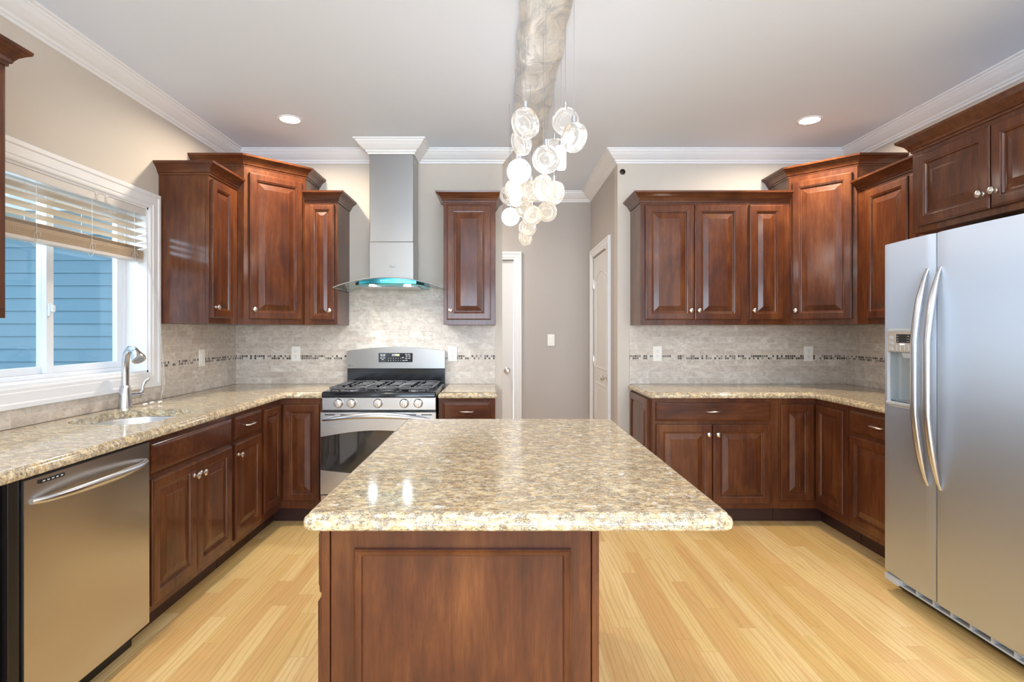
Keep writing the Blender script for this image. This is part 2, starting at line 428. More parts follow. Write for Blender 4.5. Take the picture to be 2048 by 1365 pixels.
# baseboards of the hall
bb = [(0, FL), (.014, FL), (.014, FL+.09), (.008, FL+.11), (0, FL+.115)]
struct('baseboard_hall', sweep(B(), [(.22, 5.65), (.917, 5.65), (.917, 5.56)], bb), M['trim'])
struct('baseboard_right', sweep(B(), [(XR, 1.85), (XR, YR)], bb), M['trim'])

def casing_frame(bm, rect, wd, place, three=False):
    """picture-frame moulding around rect (u0,u1,z0,z1); place(u,out,z)->xyz"""
    u0, u1, z0, z1 = rect
    prof = [(0, 0), (0, .010), (.006, .013), (.020, .013), (.024, .017), (wd-.028, .017), (wd-.022, .022), (wd-.004, .022), (wd, .018), (wd, 0)]
    if three:
        corners = [(u0, z0, -1, 0), (u0, z1, -1, 1), (u1, z1, 1, 1), (u1, z0, 1, 0)]
    else: corners = [(u0, z0, -1, -1), (u0, z1, -1, 1), (u1, z1, 1, 1), (u1, z0, 1, -1)]
    rings = [[place(u+su*o, h, z+sz*o) for o, h in prof] for u, z, su, sz in corners]
    if three: loops(bm, rings)
    else: rings.append(rings[0]); loops(bm, rings, True, False, False)
    return bm

# ---- sink window
WX = XL - .125
b = B(); box(b, WX-.035, XL, WY0-.0, WY0+.012, WZ0, WZ1); box(b, WX-.035, XL, WY1-.012, WY1, WZ0, WZ1); box(b, WX-.035, XL, WY0, WY1, WZ0, WZ0+.012); box(b, WX-.035, XL, WY0, WY1, WZ1-.012, WZ1)
win = struct('window_1', b, M['trim'])
casing_b = casing_frame(B(), (WY0, WY1, WZ0, WZ1), .092, lambda u, o, z: (XL+o, u, z))
struct('trim_2', casing_b, M['trim'])
def ringframe(bm, x0, x1, y0, y1, z0, z1, wd, wb=None):
    wb = wb or wd
    box(bm, x0, x1, y0, y0+wd, z0, z1, .002); box(bm, x0, x1, y1-wd, y1, z0, z1, .002); box(bm, x0, x1, y0+wd, y1-wd, z0, z0+wb, .002); box(bm, x0, x1, y0+wd, y1-wd, z1-wd, z1, .002)
b = B(); ringframe(b, WX-.06, WX+.005, WY0+.012, WY1-.012, WZ0+.012, WZ1-.012, .028, .022); struct('window_frame', b, M['vinyl'], parent=win)
b = B(); ringframe(b, WX-.052, WX-.024, WY0+.04, 2.74, WZ0+.034, WZ1-.04, .045, .035); struct('sash', b, M['vinyl'], parent=win)
b = B(); ringframe(b, WX-.024, WX+.0, 2.695, WY1-.04, WZ0+.034, WZ1-.04, .045, .035)
s2 = struct('sash', b, M['vinyl'], parent=win)
struct('pane', mkbox(WX-.040, WX-.036, WY0+.08, 2.70, WZ0+.06, WZ1-.08), M['pane'], parent=win)
struct('pane', mkbox(WX-.014, WX-.010, 2.735, WY1-.08, WZ0+.06, WZ1-.08), M['pane'], parent=win)
b = B(); box(b, WX, WX+.012, 2.700, 2.722, 1.40, 1.46, .002); box(b, WX+.01, WX+.028, 2.704, 2.718, 1.42, 1.452, .003); struct('latch', b, M['vinyl'], parent=win)
# ---- windows behind the camera, unseen; the rear one is added for its daylight
b = B(); ringframe(b, XL-.10, XL-.06, -1.8, -1.1, .8, 2.15, .05); struct('window_2', b, M['vinyl'])
struct('trim_3', casing_frame(B(), (-1.8, -1.1, .8, 2.15), .09, lambda u, o, z: (XL+o, u, z)), M['trim'])
b = B()
box(b, -1.3, 2.35, YR-.10, YR-.06, .35, .40); box(b, -1.3, 2.35, YR-.10, YR-.06, 2.50, 2.55)
for x in (-1.3, -.11, 1.10, 2.28): box(b, x, x+.07, YR-.10, YR-.06, .35, 2.55)
struct('added_window_3', b, M['vinyl'])
# ---- outside: neighbouring lap siding, ground
b = B(); ex = .114; y0 = 5.0
z = -.2; n = 0
while z < 2.14:
    loops(b, [[(-9, y0, z), (-9, y0-.014, z), (-9, y0-.001, z+ex), (-9, y0+.05, z+ex)], [(-2.35, y0, z), (-2.35, y0-.014, z), (-2.35, y0-.001, z+ex), (-2.35, y0+.05, z+ex)]]); z += ex
sid = struct('wall_outside', b, M['siding'])
b = B(); box(b, -9, -2.35, y0-.03, y0+.05, z, z+.22); box(b, -9, -2.35, y0-.35, y0+.05, z+.22, z+.25); box(b, -9, -2.35, y0-.37, y0-.34, z+.14, z+.27)
struct('trim_4', b, M['trim'])
struct('ground_outside', mkbox(-12, -2.26, -3, 9, -.5, -.3), M['ground'])

# ---- blinds
bl = thing('window_blind', 'cream slatted blind half raised in the window over the sink', 'blind', (XL-.03, 2.68, 1.73))
def blc(name, bm, mat, sm=None):
    o = link(name, bm, mat, bl, sm); o.matrix_parent_inverse = Matrix.Translation((-(XL-.03), -2.68, -1.73)); return o
BY0, BY1 = WY0+.016, WY1-.016
b = B(); box(b, XL-.062, XL-.012, BY0, BY1, 2.010, 2.042, .002); blc('headrail', b, M['rail'])
b = B(); box(b, XL-.010, XL-.002, BY0, BY1, 2.002, 2.042, .002); blc('valance', b, M['rail'])
for k in range(5):
    zc = 1.972 - k*.0405; b = B(); a = R(15 + random.uniform(-2, 2)); hw = .0245
    pts = [];
    for t in (-1, -.5, 0, .5, 1):
        u = t*hw; cz = .0025*(1-t*t); pts.append((XL-.038 + u*math.cos(a) - cz*math.sin(a), zc + u*math.sin(a) + cz*math.cos(a)))
    ring = [(x, z) for x, z in pts] + [(x, z-.0022) for x, z in pts[::-1]]
    loops(b, [[(x, BY0+.004, z) for x, z in ring], [(x, BY1-.004, z) for x, z in ring]]); blc('slat', b, M['slat'])
for k in range(12):
    zc = 1.748 + k*.0042
    blc('slat', mkbox(XL-.062+random.uniform(-.002, .002), XL-.013+random.uniform(-.002, .002), BY0+.004, BY1-.004, zc, zc+.0028), M['slat'])
b = B(); box(b, XL-.063, XL-.012, BY0+.004, BY1-.004, 1.729, 1.746, .002); blc('bottom_rail', b, M['rail'])
for yy in (2.20, 2.50, 2.84, 3.17):
    b = B(); tube(b, [(XL-.011, yy, 2.005), (XL-.012, yy+.004, 1.9), (XL-.010, yy, 1.80), (XL-.006, yy, 1.728)], .0012, 5); tube(b, [(XL-.064, yy, 2.005), (XL-.065, yy, 1.728)], .0012, 5)
    lp = [(XL-.006+.004*math.sin(t), yy+.018*math.cos(t), 1.758+.020*math.sin(t)) for t in [i*.7 for i in range(9)]]
    tube(b, lp, .0012, 5)
    lp = [(XL-.008, yy-.03+.01*i, 1.722-.014*math.sin(i*.9)) for i in range(7)]; tube(b, lp, .001, 5)
    blc('ladder_cord', b, M['cord'])
for yy in (2.86, 2.93): b = B(); box(b, XL-.003, XL+.002, yy-.012, yy+.012, 2.032, 2.045, .001); tube(b, [(XL+.001, yy, 2.04), (XL+.003, yy-.006, 2.02), (XL+.001, yy+.004, 2.004)], .003, 6); blc('clip', b, M['rail'])
# long pull cords hanging to the worktop, ends resting on the granite
b = B()
for d in (0, .012, .022):
    tube(b, [(XL+.004, 3.25-d*.3, 2.0), (XL+.006, 3.262, 1.74), (XL+.028, 3.30+d, 1.50), (XL+.034, 3.345+d, 1.15), (XL+.034, 3.36+d, .99), (XL+.038, 3.34, .93), (XL+.09, 3.22+d*2, .921)], .0011, 5)
blc('pull_cord', b, M['cord'])
for i, (x, y) in enumerate(((-1.955, 3.055), (-1.962, 3.125), (-1.93, 3.150))):
    o = blc('tassel', lathe(B(), [(.002, -.016), (.0075, -.013), (.0085, 0), (.006, .012), (.002, .015)], (x, y, CT+.0095), 'y', 12), M['cord'], 40)

# ------------------------------------------------------------------ doors in the hall
def arch_panel_door(name, wd, ht, t=.035):
    b = B(); box(b, 0, wd, 0, t, 0, ht, .002)
    def panel(x0, x1, z0, z1, arch):
        rings = []
        for ins, dy in ((0, 0), (.006, -.006), (.016, -.006), (.022, .004), (.030, .004), (.055, -.003), (.058, -.003)):
            r = [(x0+ins, dy, z0+ins), (x1-ins, dy, z0+ins)]
            n = 10
            for k in range(n+1):
                u = k/n; x = x1-ins + (x0-x1+2*ins)*u
                r.append((x, dy, z1-ins + (arch*math.sin(math.pi*u) if arch else 0)))
            rings.append(r)
        loops(b, rings, True, False, True)
    panel(.11, wd-.11, .95, ht-.22, .07); panel(.11, wd-.11, .22, .82, 0)
    return b
d2 = struct('door_2', arch_panel_door('door_2', .79, 2.02), M['door']); d2.location = (.925, 5.495, FL+.005); d2.rotation_euler = (0, 0, R(-90))
def lever_knob(parent, x, z):
    b = B(); lathe(b, [(.030, 0), (.032, -.004), (.026, -.010), (.010, -.014), (.010, -.030), (.020, -.038), (.027, -.048), (.027, -.058), (.018, -.068), (.004, -.070)], (x, 0, z), 'y', 20)
    link('door_knob', b, M['bronze'] if parent.name == 'zz' else M['nickel'], parent, 40)
lever_knob(d2, .725, .90)
for z in (.25, 1.01, 1.76):
    b = B(); lathe(b, [(.007, -.05), (.008, -.048), (.008, .048), (.007, .05)], (-.006, -.004, z), 'z', 10); box(b, -.004, .022, -.003, .0, z-.045, z+.045); link('hinge', b, M['nickel'], d2, 40)
struct('trim_5', casing_frame(B(), (4.695, 5.505, FL, FL+2.035), .075, lambda u, o, z: (.917-o, u, z), True), M['trim'])
d1 = struct('door_1', arch_panel_door('door_1', .76, 2.02), M['door']); d1.location = (-.632, 5.668, FL+.005)
lever_knob(d1, .70, .90)
struct('trim_6', casing_frame(B(), (-.637, .135, FL, FL+2.035), .08, lambda u, o, z: (u, 5.65-o, z), True), M['trim'])
b = B(); box(b, .909, .917, 4.73, 4.77, 2.0, 2.055, .002); box(b, .895, .909, 4.735, 4.765, 2.03, 2.055, .002)
tag(link('door_sensor', b, M['plate']), 'small white plastic sensor at the top corner of the hall door casing', 'sensor')

# ------------------------------------------------------------------ backsplash
T = .010
b = B()
box(b, XL, .014-.055, YB-T, YB, CT, 1.105); box(b, XL, -.041, YB-T, YB, 1.140, 1.372)
box(b, -1.19, -.41, YB-T, YB, 1.372, 1.70)
bs = tag(link('tile_backsplash', b, M['tilex']), 'beige stone tile backsplash on the back wall behind the range', 'backsplash')
bs2 = b = B(); box(b, XL, XL+T, 3.37, YB-T, CT, 1.105); box(b, XL, XL+T, 3.37, YB-T, 1.140, 1.372); box(b, XL, XL+T, .6, 3.37, CT, WZ0-.092)
bs2 = tag(link('tile_backsplash', b, M['tiley']), 'beige stone tile backsplash on the window wall above the sink counter', 'backsplash')
b = B(); box(b, XL, -.041, YB-T-.001, YB, 1.105, 1.140); link('mosaic_strip', b, M['mosx'], bs)
b = B(); box(b, XL, XL+T+.001, 3.37, YB-T, 1.105, 1.140); link('mosaic_strip', b, M['mosy'], bs2)
b = B(); box(b, 1.01, XR, YB-T, YB, CT, 1.105); box(b, 1.01, XR, YB-T, YB, 1.140, 1.372)
bs = tag(link('tile_backsplash', b, M['tilex']), 'beige stone tile backsplash on the back wall above the right countertop', 'backsplash')
b = B(); box(b, XR-T, XR, 2.85, YB-T, CT, 1.105); box(b, XR-T, XR, 2.85, YB-T, 1.140, 1.372); bs3 = tag(link('tile_backsplash', b, M['tiley']), 'beige stone tile backsplash on the side wall next to the refrigerator', 'backsplash')
b = B(); box(b, 1.01, XR, YB-T-.001, YB, 1.105, 1.140); link('mosaic_strip', b, M['mosx'], bs)
b = B(); box(b, XR-T-.001, XR, 2.85, YB-T, 1.105, 1.140); link('mosaic_strip', b, M['mosy'], bs3)

# ------------------------------------------------------------------ cabinets
TH = .020
def door_mesh(w, h, st=.055, raised=True):
    """front at y=-TH, back at y=0"""
    if raised:
        s = min(st, w*.24); k = min(.034, w*.13)
        prof = [(0, 0), (0, -.014), (.003, -.018), (.007, -.0185), (.009, -TH), (s-.010, -TH), (s-.008, -.0175), (s-.002, -.0165), (s+.001, -.010), (s+.005, -.0085), (s+.009, -.0085), (s+.009+k, -.0165), (s+.011+k, -.0175)]
    else:
        prof = [(0, 0), (0, -.012), (.004, -.015), (.009, -.016), (.013, -TH+.0005), (.016, -TH)]
    b = B(); loops(b, [rectring(0, w, 0, h, y, ins) for ins, y in prof]); return b
def knob(parent, x, z, y=-TH):
    b = lathe(B(), [(.009, 0), (.009, -.002), (.0055, -.005), (.0055, -.014), (.011, -.017), (.0155, -.021), (.0155, -.025), (.011, -.029), (.003, -.0305)], (x, y, z), 'y', 18)
    link('knob', b, M['nickel'], parent, 45)
def pull(parent, x, z, y=-TH, L=.09):
    b = B()
    pts = [(x-L/2, y, z), (x-L/2+.004, y-.018, z), (x-L/4, y-.026, z+.002), (x, y-.028, z+.003), (x+L/4, y-.026, z+.002), (x+L/2-.004, y-.018, z), (x+L/2, y, z)]
    tube(b, pts, [.006, .0045, .004, .0055, .004, .0045, .006], 8)
    link('pull', b, M['nickel'], parent, 60)
def put(parent, x, z, bm, name, mat, rz=0, y=0):
    o = link(name, bm, mat, parent); o.location = (x, y, z); o.rotation_euler = (0, 0, R(rz)); return o
def add_door(parent, x0, x1, z0, z1, kx=None, kz=None, rz=0, y=0, mat=None, name='door'):
    o = put(parent, x0, z0, door_mesh(x1-x0, z1-z0), name, mat or M['wood'], rz, y)
    if kx is not None: knob(o, kx, kz-z0)
    return o
def add_drawer(parent, x0, x1, z0, z1, handle=True, mat=None):
    o = put(parent, x0, z0, door_mesh(x1-x0, z1-z0, raised=False), 'drawer', mat or M['woodh'])
    if handle: pull(o, (x1-x0)/2, (z1-z0)/2)
    return o
CR = [(0, 0), (.006, 0), (.007, .010), (.013, .013), (.017, .024), (.026, .038), (.040, .050), (.050, .057), (.054, .060), (.056, .072), (0, .072)]
def crown_part(parent, path, z, local=True, h=1.0):
    o = link('crown_moulding', sweep(B(), path, [(a, z+q*h) for a, q in CR]), M['woodh'], parent)
    return o
def face_frame(bm, w, h, d=.02, y=0): box(bm, 0, w, y, y+d, 0, h, .0012)

def upper(label, loc, rz, w, h, d, doors, crown, hm=None, mat=None, zc=None):
    """wall cabinet: local x along the run, front at y=0, z from its underside"""
    t = thing('wall_cabinet', label, 'cabinet', loc, rz)
    hm = mat or M['wood']
    zc = zc or h
    b = B(); box(b, .001, w-.001, .021, d, .0, zc+.01, .001); link('carcass', b, hm, t)
    b = B(); box(b, 0, w, 0, .020, 0, zc+.008, .0012); link('face_frame', b, hm, t)
    for (x0, x1, side) in doors:
        dw = x1-x0; kx = None
        if side: kx = dw-.028 if side > 0 else .028
        add_door(t, x0, x1, .036, zc-.022, kx, .102, mat=hm)
    crown_part(t, crown, zc)
    return t
UZ = 1.373; UH = .890; UD = .325
# left wall, beside the window (end panel faces the camera)
upper('tall narrow cherry wall cabinet just right of the window', (-1.775, 3.375, UZ), 90, .365, 0, .305, [(.018, .275, -1)], [(0, .305), (0, 0), (.365, 0)], zc=.905)
# left wall, foreground edge
upper('dark cherry wall cabinet cut off by the left edge of the photo', (-1.775, 1.18, UZ), 90, .81, 0, .305, [(.02, .40, 1), (.405, .79, -1)], [(0, 0), (.81, 0), (.81, .305)], zc=.905)
# left of the hood
upper('narrow cherry wall cabinet left of the range hood', (-1.42, 4.025, UZ), 0, .238, 0, UD, [(.040, .218, 1)], [(0, 0), (.238, 0), (.238, UD)], zc=UH)
upper('single door cherry wall cabinet right of the range hood', (-.413, 4.025, UZ), 0, .375, 0, UD, [(.025, .343, -1)], [(0, UD), (0, 0), (.375, 0), (.375, UD)], zc=UH)
upper('wide two door cherry wall cabinet left of the corner unit on the right', (1.016, 4.025, UZ), 0, .762, 0, UD, [(.030, .384, 1), (.387, .724, -1)], [(0, UD), (0, 0), (.762, 0)], zc=UH)
upper('narrow one door cherry wall cabinet between the two door one and the right corner', (1.778, 4.025, UZ), 0, .320, 0, UD, [(.022, .268, -1)], [(0, 0), (.320, 0)], zc=UH)
upper('cherry wall cabinet between the right corner unit and the refrigerator', (2.407, 3.735, UZ), -90, .90, 0, .305, [(.105, .475, 1), (.49, .87, -1)], [(0, 0), (.90, 0)], zc=UH)

def corner_upper(label, pts, path, dpos, drz, dw, kx, mir=False):
    t = thing('corner_wall_cabinet', label, 'cabinet', (pts[0][0], pts[0][1], UZ))
    ox, oy = pts[0]
    L = [(x-ox, y-oy) for x, y in pts]
    b = B(); prism(b, L, 0, 1.078); link('carcass', b, M['wood'], t)
    link('crown_moulding', sweep(B(), [(x-ox, y-oy) for x, y in path], [(a, 1.068+q) for a, q in CR]), M['woodh'], t)
    # diagonal face frame
    f0 = Vector((path[1][0]-ox, path[1][1]-oy)); f1 = Vector((path[2][0]-ox, path[2][1]-oy)); Lf = (f1-f0).length
    ang = math.degrees(math.atan2(f1.y-f0.y, f1.x-f0.x))
    b = B(); box(b, 0.002, Lf-.002, -.004, .0, 0, 1.068, .001)
    fo = link('face_frame', b, M['wood'], t); fo.location = (f0.x, f0.y, 0); fo.rotation_euler = (0, 0, R(ang))
    m = (Lf-dw)/2
    d = put(t, 0, 0, door_mesh(dw, .995), 'door', M['wood'])
    nrm = Vector((math.sin(R(ang)), -math.cos(R(ang))))
    dd = (f1-f0).normalized()
    p = f0 + dd*m + nrm*.0042; d.location = (p.x, p.y, .036); d.rotation_euler = (0, 0, R(ang))
    knob(d, kx if kx > 0 else dw+kx, .066)
    return t
XLc, YLc = -1.735, 3.74
corner_upper('taller diagonal corner cherry wall cabinet in the left corner', [(XL, YB), (XL, 3.742), (XLc, 3.742), (-1.422, 4.055), (-1.422, YB)],
             [(XL, 3.742), (XLc, 3.742), (-1.422, 4.055), (-1.422, YB)], None, 45, .372, .028)
corner_upper('taller diagonal corner cherry wall cabinet in the right corner', [(2.100, YB), (2.100, 4.047), (2.407, 3.737), (XR, 3.737), (XR, YB)],
             [(2.100, YB), (2.100, 4.047), (2.407, 3.737), (XR, 3.737)], None, -45, .375, .028)
# above the refrigerator
t = thing('wall_cabinet', 'deep two door cherry cabinet above the refrigerator', 'cabinet', (2.100, 2.828, 1.82), -90)
b = B(); box(b, .001, .919, .021, .612, 0, .42, .001); link('carcass', b, M['wood'], t)
b = B(); box(b, 0, .92, 0, .020, 0, .418, .0012); link('face_frame', b, M['wood'], t)
add_door(t, .050, .462, .030, .385, .385, .098); add_door(t, .470, .885, .030, .385, .028, .098)
crown_part(t, [(0, .612), (0, 0), (.92, 0), (.92, .612)], .410)

FB = .130; FT = .874          # bottom/top of base face frames
def base(label, loc, rz, w, d=.60, drawer=None, doors=(), full=False, name='base_cabinet', drawer_handle=True, kz=.635, kick=True, mat=None, ctop=None):
    t = thing(name, label, 'cabinet', (loc[0], loc[1], FL), rz)
    mat = mat or M['wood']
    b = B(); box(b, .001, w-.001, .021, d, FB-FL+.001, (ctop or FT)-FL, .001); link('carcass', b, mat, t)
    b = B(); box(b, 0, w, 0, .020, FB-FL, FT-FL, .001); link('face_frame', b, mat, t)
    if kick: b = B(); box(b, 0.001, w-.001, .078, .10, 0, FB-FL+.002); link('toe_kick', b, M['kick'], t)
    if drawer: add_drawer(t, drawer[0], drawer[1], .723-FL, .848-FL, drawer_handle)
    z1 = (.834 if full else .700)-FL
    for (x0, x1, side) in doors:
        kx = None
        if side: kx = x1-x0-.028 if side > 0 else .028
        add_door(t, x0, x1, .165-FL, z1, kx, kz-FL, mat=mat)
    return t
LF = -1.485
base('two door cherry sink base cabinet right of the dishwasher', (LF, 2.322, 0), 90, .731, drawer=(.018, .713), doors=[(.018, .362, 1), (.368, .713, -1)], drawer_handle=False, d=.594, ctop=.700)
base('narrow cherry base cabinet with one drawer beside the left corner', (LF, 3.055, 0), 90, .380, drawer=(.022, .358), doors=[(.022, .358, -1)], d=.594)
base('cherry base cabinet left of the dishwasher at the photo edge', (LF, .90, 0), 90, .745, drawer=(.02, .70), doors=[(.02, .36, 1), (.366, .70, -1)], d=.594)
base('narrow cherry base cabinet with a drawer right of the range', (-.418, 3.742, 0), 0, .381, drawer=(.030, .350), doors=[(.030, .350, -1)], d=.607)
t = base('cherry base cabinet with wide drawer over two doors left of the right corner', (1.024, 3.742, 0), 0, .850, drawer=(.022, .792), doors=[(.022, .398, 1), (.404, .792, -1)], d=.607)
# panelled end of that cabinet, facing the hall
o = put(t, 0, .16, door_mesh(.52, .69), 'end_panel', M['wood'], -90, .0); o.location = (.001, .585, .15)
base('cherry base cabinet with drawer next to the refrigerator', (2.130, 3.395, 0), -90, .555, drawer=(.035, .53), doors=[(.035, .53, 1)], d=.58)
# lazy susan corners
def corner_base(label, x0, y0, plan, fr1, fr2, doors, kickpath):
    t = thing('corner_base_cabinet', label, 'cabinet', (x0, y0, FL))
    b = B(); prism(b, [(x-x0, y-y0) for x, y in plan], FB-FL, FT-FL); link('carcass', b, M['wood'], t)
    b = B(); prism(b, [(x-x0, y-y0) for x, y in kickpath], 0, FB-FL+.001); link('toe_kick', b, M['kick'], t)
    for (px, py, rz, wd) in doors:
        o = link('door', door_mesh(wd, .648), M['wood'], t); o.location = (px-x0, py-y0, .187-FL); o.rotation_euler = (0, 0, R(rz))
    return t
XL, YB, XR = XL+.006, YB-.006, XR-.006   # small clearance to the walls
corner_base('cherry corner base cabinet with folding doors in the left corner', XL, YB,
    [(XL, YB), (XL, 3.437), (LF, 3.437), (LF, 3.742), (-1.192, 3.742), (-1.192, YB)], None, None,
    [(LF, 3.450, 90, .268), (LF+.022, 3.742, 0, .245)],
    [(XL, YB), (XL, 3.437), (-1.563, 3.437), (-1.563, 3.82), (-1.192, 3.82), (-1.192, YB)])
corner_base('cherry corner base cabinet with folding doors in the right corner', XR, YB,
    [(XR, YB), (1.876, YB), (1.876, 3.742), (2.130, 3.742), (2.130, 3.397), (XR, 3.397)], None, None,
    [(1.882, 3.742, 0, .225), (2.130, 3.720, -90, .290)],
    [(XR, YB), (1.876, YB), (1.876, 3.82), (2.207, 3.82), (2.207, 3.397), (XR, 3.397)])

XL, YB, XR = XL-.006, YB+.006, XR+.006
# ------------------------------------------------------------------ granite worktops
EDGE = [(.006, .876), (.001, .880), (0, .886), (0, .893), (.003, .900), (.009, .904), (.011, .905), (.012, .909), (.016, .9125), (.022, CT)]
def worktop(name, label, pts, hole=None, cat='countertop'):
    b = B()
    rings = [[(x, y, z) for x, y in offset_poly(pts, o)] for o, z in EDGE]
    vr = loops(b, rings, True, hole is None, hole is None)
    if hole:
        for zi, z in ((0, .876), (-1, CT)):
            hv = [b.verts.new((x, y, z)) for x, y in hole]
            he = [b.edges.new((hv[i], hv[(i+1) % len(hv)])) for i in range(len(hv))]
            oe = [b.edges.get((vr[zi][i], vr[zi][(i+1) % len(vr[zi])])) for i in range(len(vr[zi]))]
            bmesh.ops.triangle_fill(b, edges=he+oe, use_beauty=True)
            if zi == 0: low = hv
            else: up = hv
        for i in range(len(low)):
            j = (i+1) % len(low); b.faces.new((low[i], low[j], up[j], up[i]))
    return tag(link(name, b, M['granite'], None, 35, True), label, cat)
sink = rpoly([(-1.975, 2.44), (-1.575, 2.44), (-1.575, 2.935), (-1.975, 2.935)], [.14, .12, .12, .17], 8)
x0 = XL+T; yb = YB-T
LP = rpoly([(x0, .62), (-1.446, .62), (-1.446, 3.715), (-1.190, 3.715), (-1.190, yb), (x0, yb)], [0, .02, .03, 0, 0, 0], 5)
worktop('countertop', 'speckled beige granite countertop around the sink and left corner', LP, sink)
worktop('countertop', 'small piece of granite countertop right of the range', rpoly([(-.421, 3.715), (-.018, 3.715), (-.018, yb), (-.421, yb)], [.01, .02, 0, 0], 4))
RP = rpoly([(1.0, 3.715), (2.095, 3.715), (2.095, 2.84), (XR-T, 2.84), (XR-T, yb), (1.0, yb)], [.02, .03, 0, 0, 0, 0], 5)
worktop('countertop', 'granite countertop running round the right corner to the refrigerator', RP)
IP = rpoly([(-.452, 1.243), (.533, 1.243), (.533, 2.628), (-.452, 2.628)], [.035, .035, .04, .04], 6)
worktop('island_top', 'large speckled granite slab on top of the kitchen island', IP)

# ------------------------------------------------------------------ island
isl = thing('kitchen_island', 'dark cherry island cabinet under the granite slab in the foreground', 'island', (-.42, 1.30, FL))
IW, ID = .651, 1.26
b = B(); box(b, .0, IW, .02, ID, .09, .874-FL, .0015); link('carcass', b, M['wood'], isl)
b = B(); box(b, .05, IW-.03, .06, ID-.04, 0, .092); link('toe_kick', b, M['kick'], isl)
b = B(); box(b, .0, .020, .0, .02, .0, .874-FL, .0012); link('corner_post', b, M['wood'], isl)
b = B(); box(b, IW-.017, IW, .0, .02, .0, .874-FL, .0012); link('corner_post', b, M['wood'], isl)
b = B(); box(b, .0215, IW-.0185, .003, .02, .0, .874-FL, .0012); link('end_panel', b, M['wood'], isl)
# applied picture-frame moulding on the end panel
b = B(); mx0, mx1, mz0, mz1 = .078, .585, .10, .797
prof = [(0, 0), (0, -.010), (.003, -.0125), (.006, -.010), (.009, -.0085), (.012, -.007), (.016, -.006), (.018, -.003), (.019, 0)]
rings = [[(mx0+i*(1 if c[0] else 1)*(1 if c[0] == 0 else 0)+(mx1-mx0-i)*(c[0]), .003+y, (mz0+i) if c[1] == 0 else (mz1-i)) for i, y in prof] for c in ((0, 0), (1, 0), (1, 1), (0, 1))]
rings.append(rings[0]); loops(b, rings, True, False, False); link('panel_moulding', b, M['wood'], isl)
for k, (y0_, y1_) in enumerate(((.03, .62), (.64, 1.23))):
    for z0_, z1_ in ((.70-FL, .848-FL), (.165-FL, .68-FL)):
        o = link('drawer' if z1_ > .8-FL else 'door', door_mesh(y1_-y0_, z1_-z0_, raised=z1_ < .7), M['wood'], isl); o.location = (0, y1_, z0_); o.rotation_euler = (0, 0, R(-90))
        if z1_ > .8-FL: pull(o, (y1_-y0_)/2, (z1_-z0_)/2)
        else: knob(o, .035, .46)

# ------------------------------------------------------------------ sink and faucet
b = B()
hole_o = offset_poly(sink, -.004)
rings = [[(x, y, .8755) for x, y in offset_poly(sink, -.015)], [(x, y, .8755) for x, y in hole_o], [(x, y, .865) for x, y in offset_poly(sink, .0)], [(x, y, .74) for x, y in offset_poly(sink, .014)], [(x, y, .715) for x, y in offset_poly(sink, .035)], [(x, y, .708) for x, y in offset_poly(sink, .07)]]
loops(b, rings, True, False, True)
sk = tag(link('kitchen_sink', b, M['basin'], None, 40), 'oval stainless undermount sink sunk in the granite below the window', 'sink')
link('drain', lathe(B(), [(.045, 0), (.045, .002), (.036, .0025), (.030, -.004), (.004, -.004)], (-1.78, 2.69, .709), 'z', 24), M['steel'], sk, 40)
fa = thing('faucet', 'brushed steel pull-out kitchen faucet behind the sink', 'faucet', (-2.012, 2.975, CT))
def fp(name, bm, sm=40, mat=None):
    o = link(name, bm, mat or M['chromef'], fa, sm); return o
M['chromef'] = steel('brushed_faucet', c=(.62, .63, .65), rough=.22, axis='z')
fp('body', lathe(B(), [(.034, 0), (.034, .006), (.032, .03), (.027, .105), (.023, .118), (.022, .122), (.004, .122)], (0, 0, 0), 'z', 28))
pts = [(0, 0, .11), (.0, 0, .19), (.004, -.003, .25), (.020, -.015, .295), (.050, -.035, .318), (.085, -.058, .315), (.100, -.068, .305)]
fp('spout', tube(B(), pts, [.019, .0185, .018, .0175, .0175, .018, .018], 16))
hd = B(); q = Vector((.100, -.068, .305)); dr = Vector((.55, -.32, -.75)).normalized()
tube(hd, [q, q+dr*.012, q+dr*.035, q+dr*.052, q+dr*.056], [.018, .022, .030, .034, .033], 20); fp('spray_head', hd)
tube_b = B(); tube(tube_b, [q+dr*.0555, q+dr*.0585], [.026, .024], 20); fp('spray_face', tube_b, mat=M['greyp'])
hb = B(); tube(hb, [(0, .01, .060), (.01, .06, .060), (.014, .085, .060)], [.019, .017, .016], 16); tube(hb, [(.0145, .087, .060), (.019, .112, .061), (.020, .118, .061)], [.0175, .017, .010], 16); fp('handle_hub', hb)
lv = B(); tube(lv, [(.018, .098, .066), (.022, .110, .085), (.020, .115, .105), (.026, .126, .130), (.038, .146, .146)], [.010, .0095, .008, .0085, .006], 12); fp('lever', lv)

# ------------------------------------------------------------------ dishwasher
dwx = LF
dw = thing('dishwasher', 'stainless steel dishwasher with a bowed bar handle under the left countertop', 'dishwasher', (dwx, 1.694, FL), 90)
W = .612
b = B(); box(b, .004, W-.004, .02, .57, .09, .850, .002); link('tub_body', b, M['dark'], dw)
b = B()
r = 12; zz0, zz1 = .098, .846
yf = [(-.028 - .004*math.sin(math.pi*k/r)) for k in range(r+1)]
loops(b, [[(0.003+(W-.006)*k/r, y, z) for k, y in enumerate(yf)] + [(W-.003, .012, z), (.003, .012, z)] for z in (zz0, zz0+.004, .70, .71, zz1-.003, zz1)])
link('door', b, M['dw'], dw, 30)
b = B(); box(b, .003, W-.003, -.022, .012, .8462, .850); link('door_top_edge', b, M['black'], dw)
b = B(); box(b, .055, .155, -.0335, -.030, .825, .836); dwp = link('control_strip', b, M['black'], dw)
b = B()
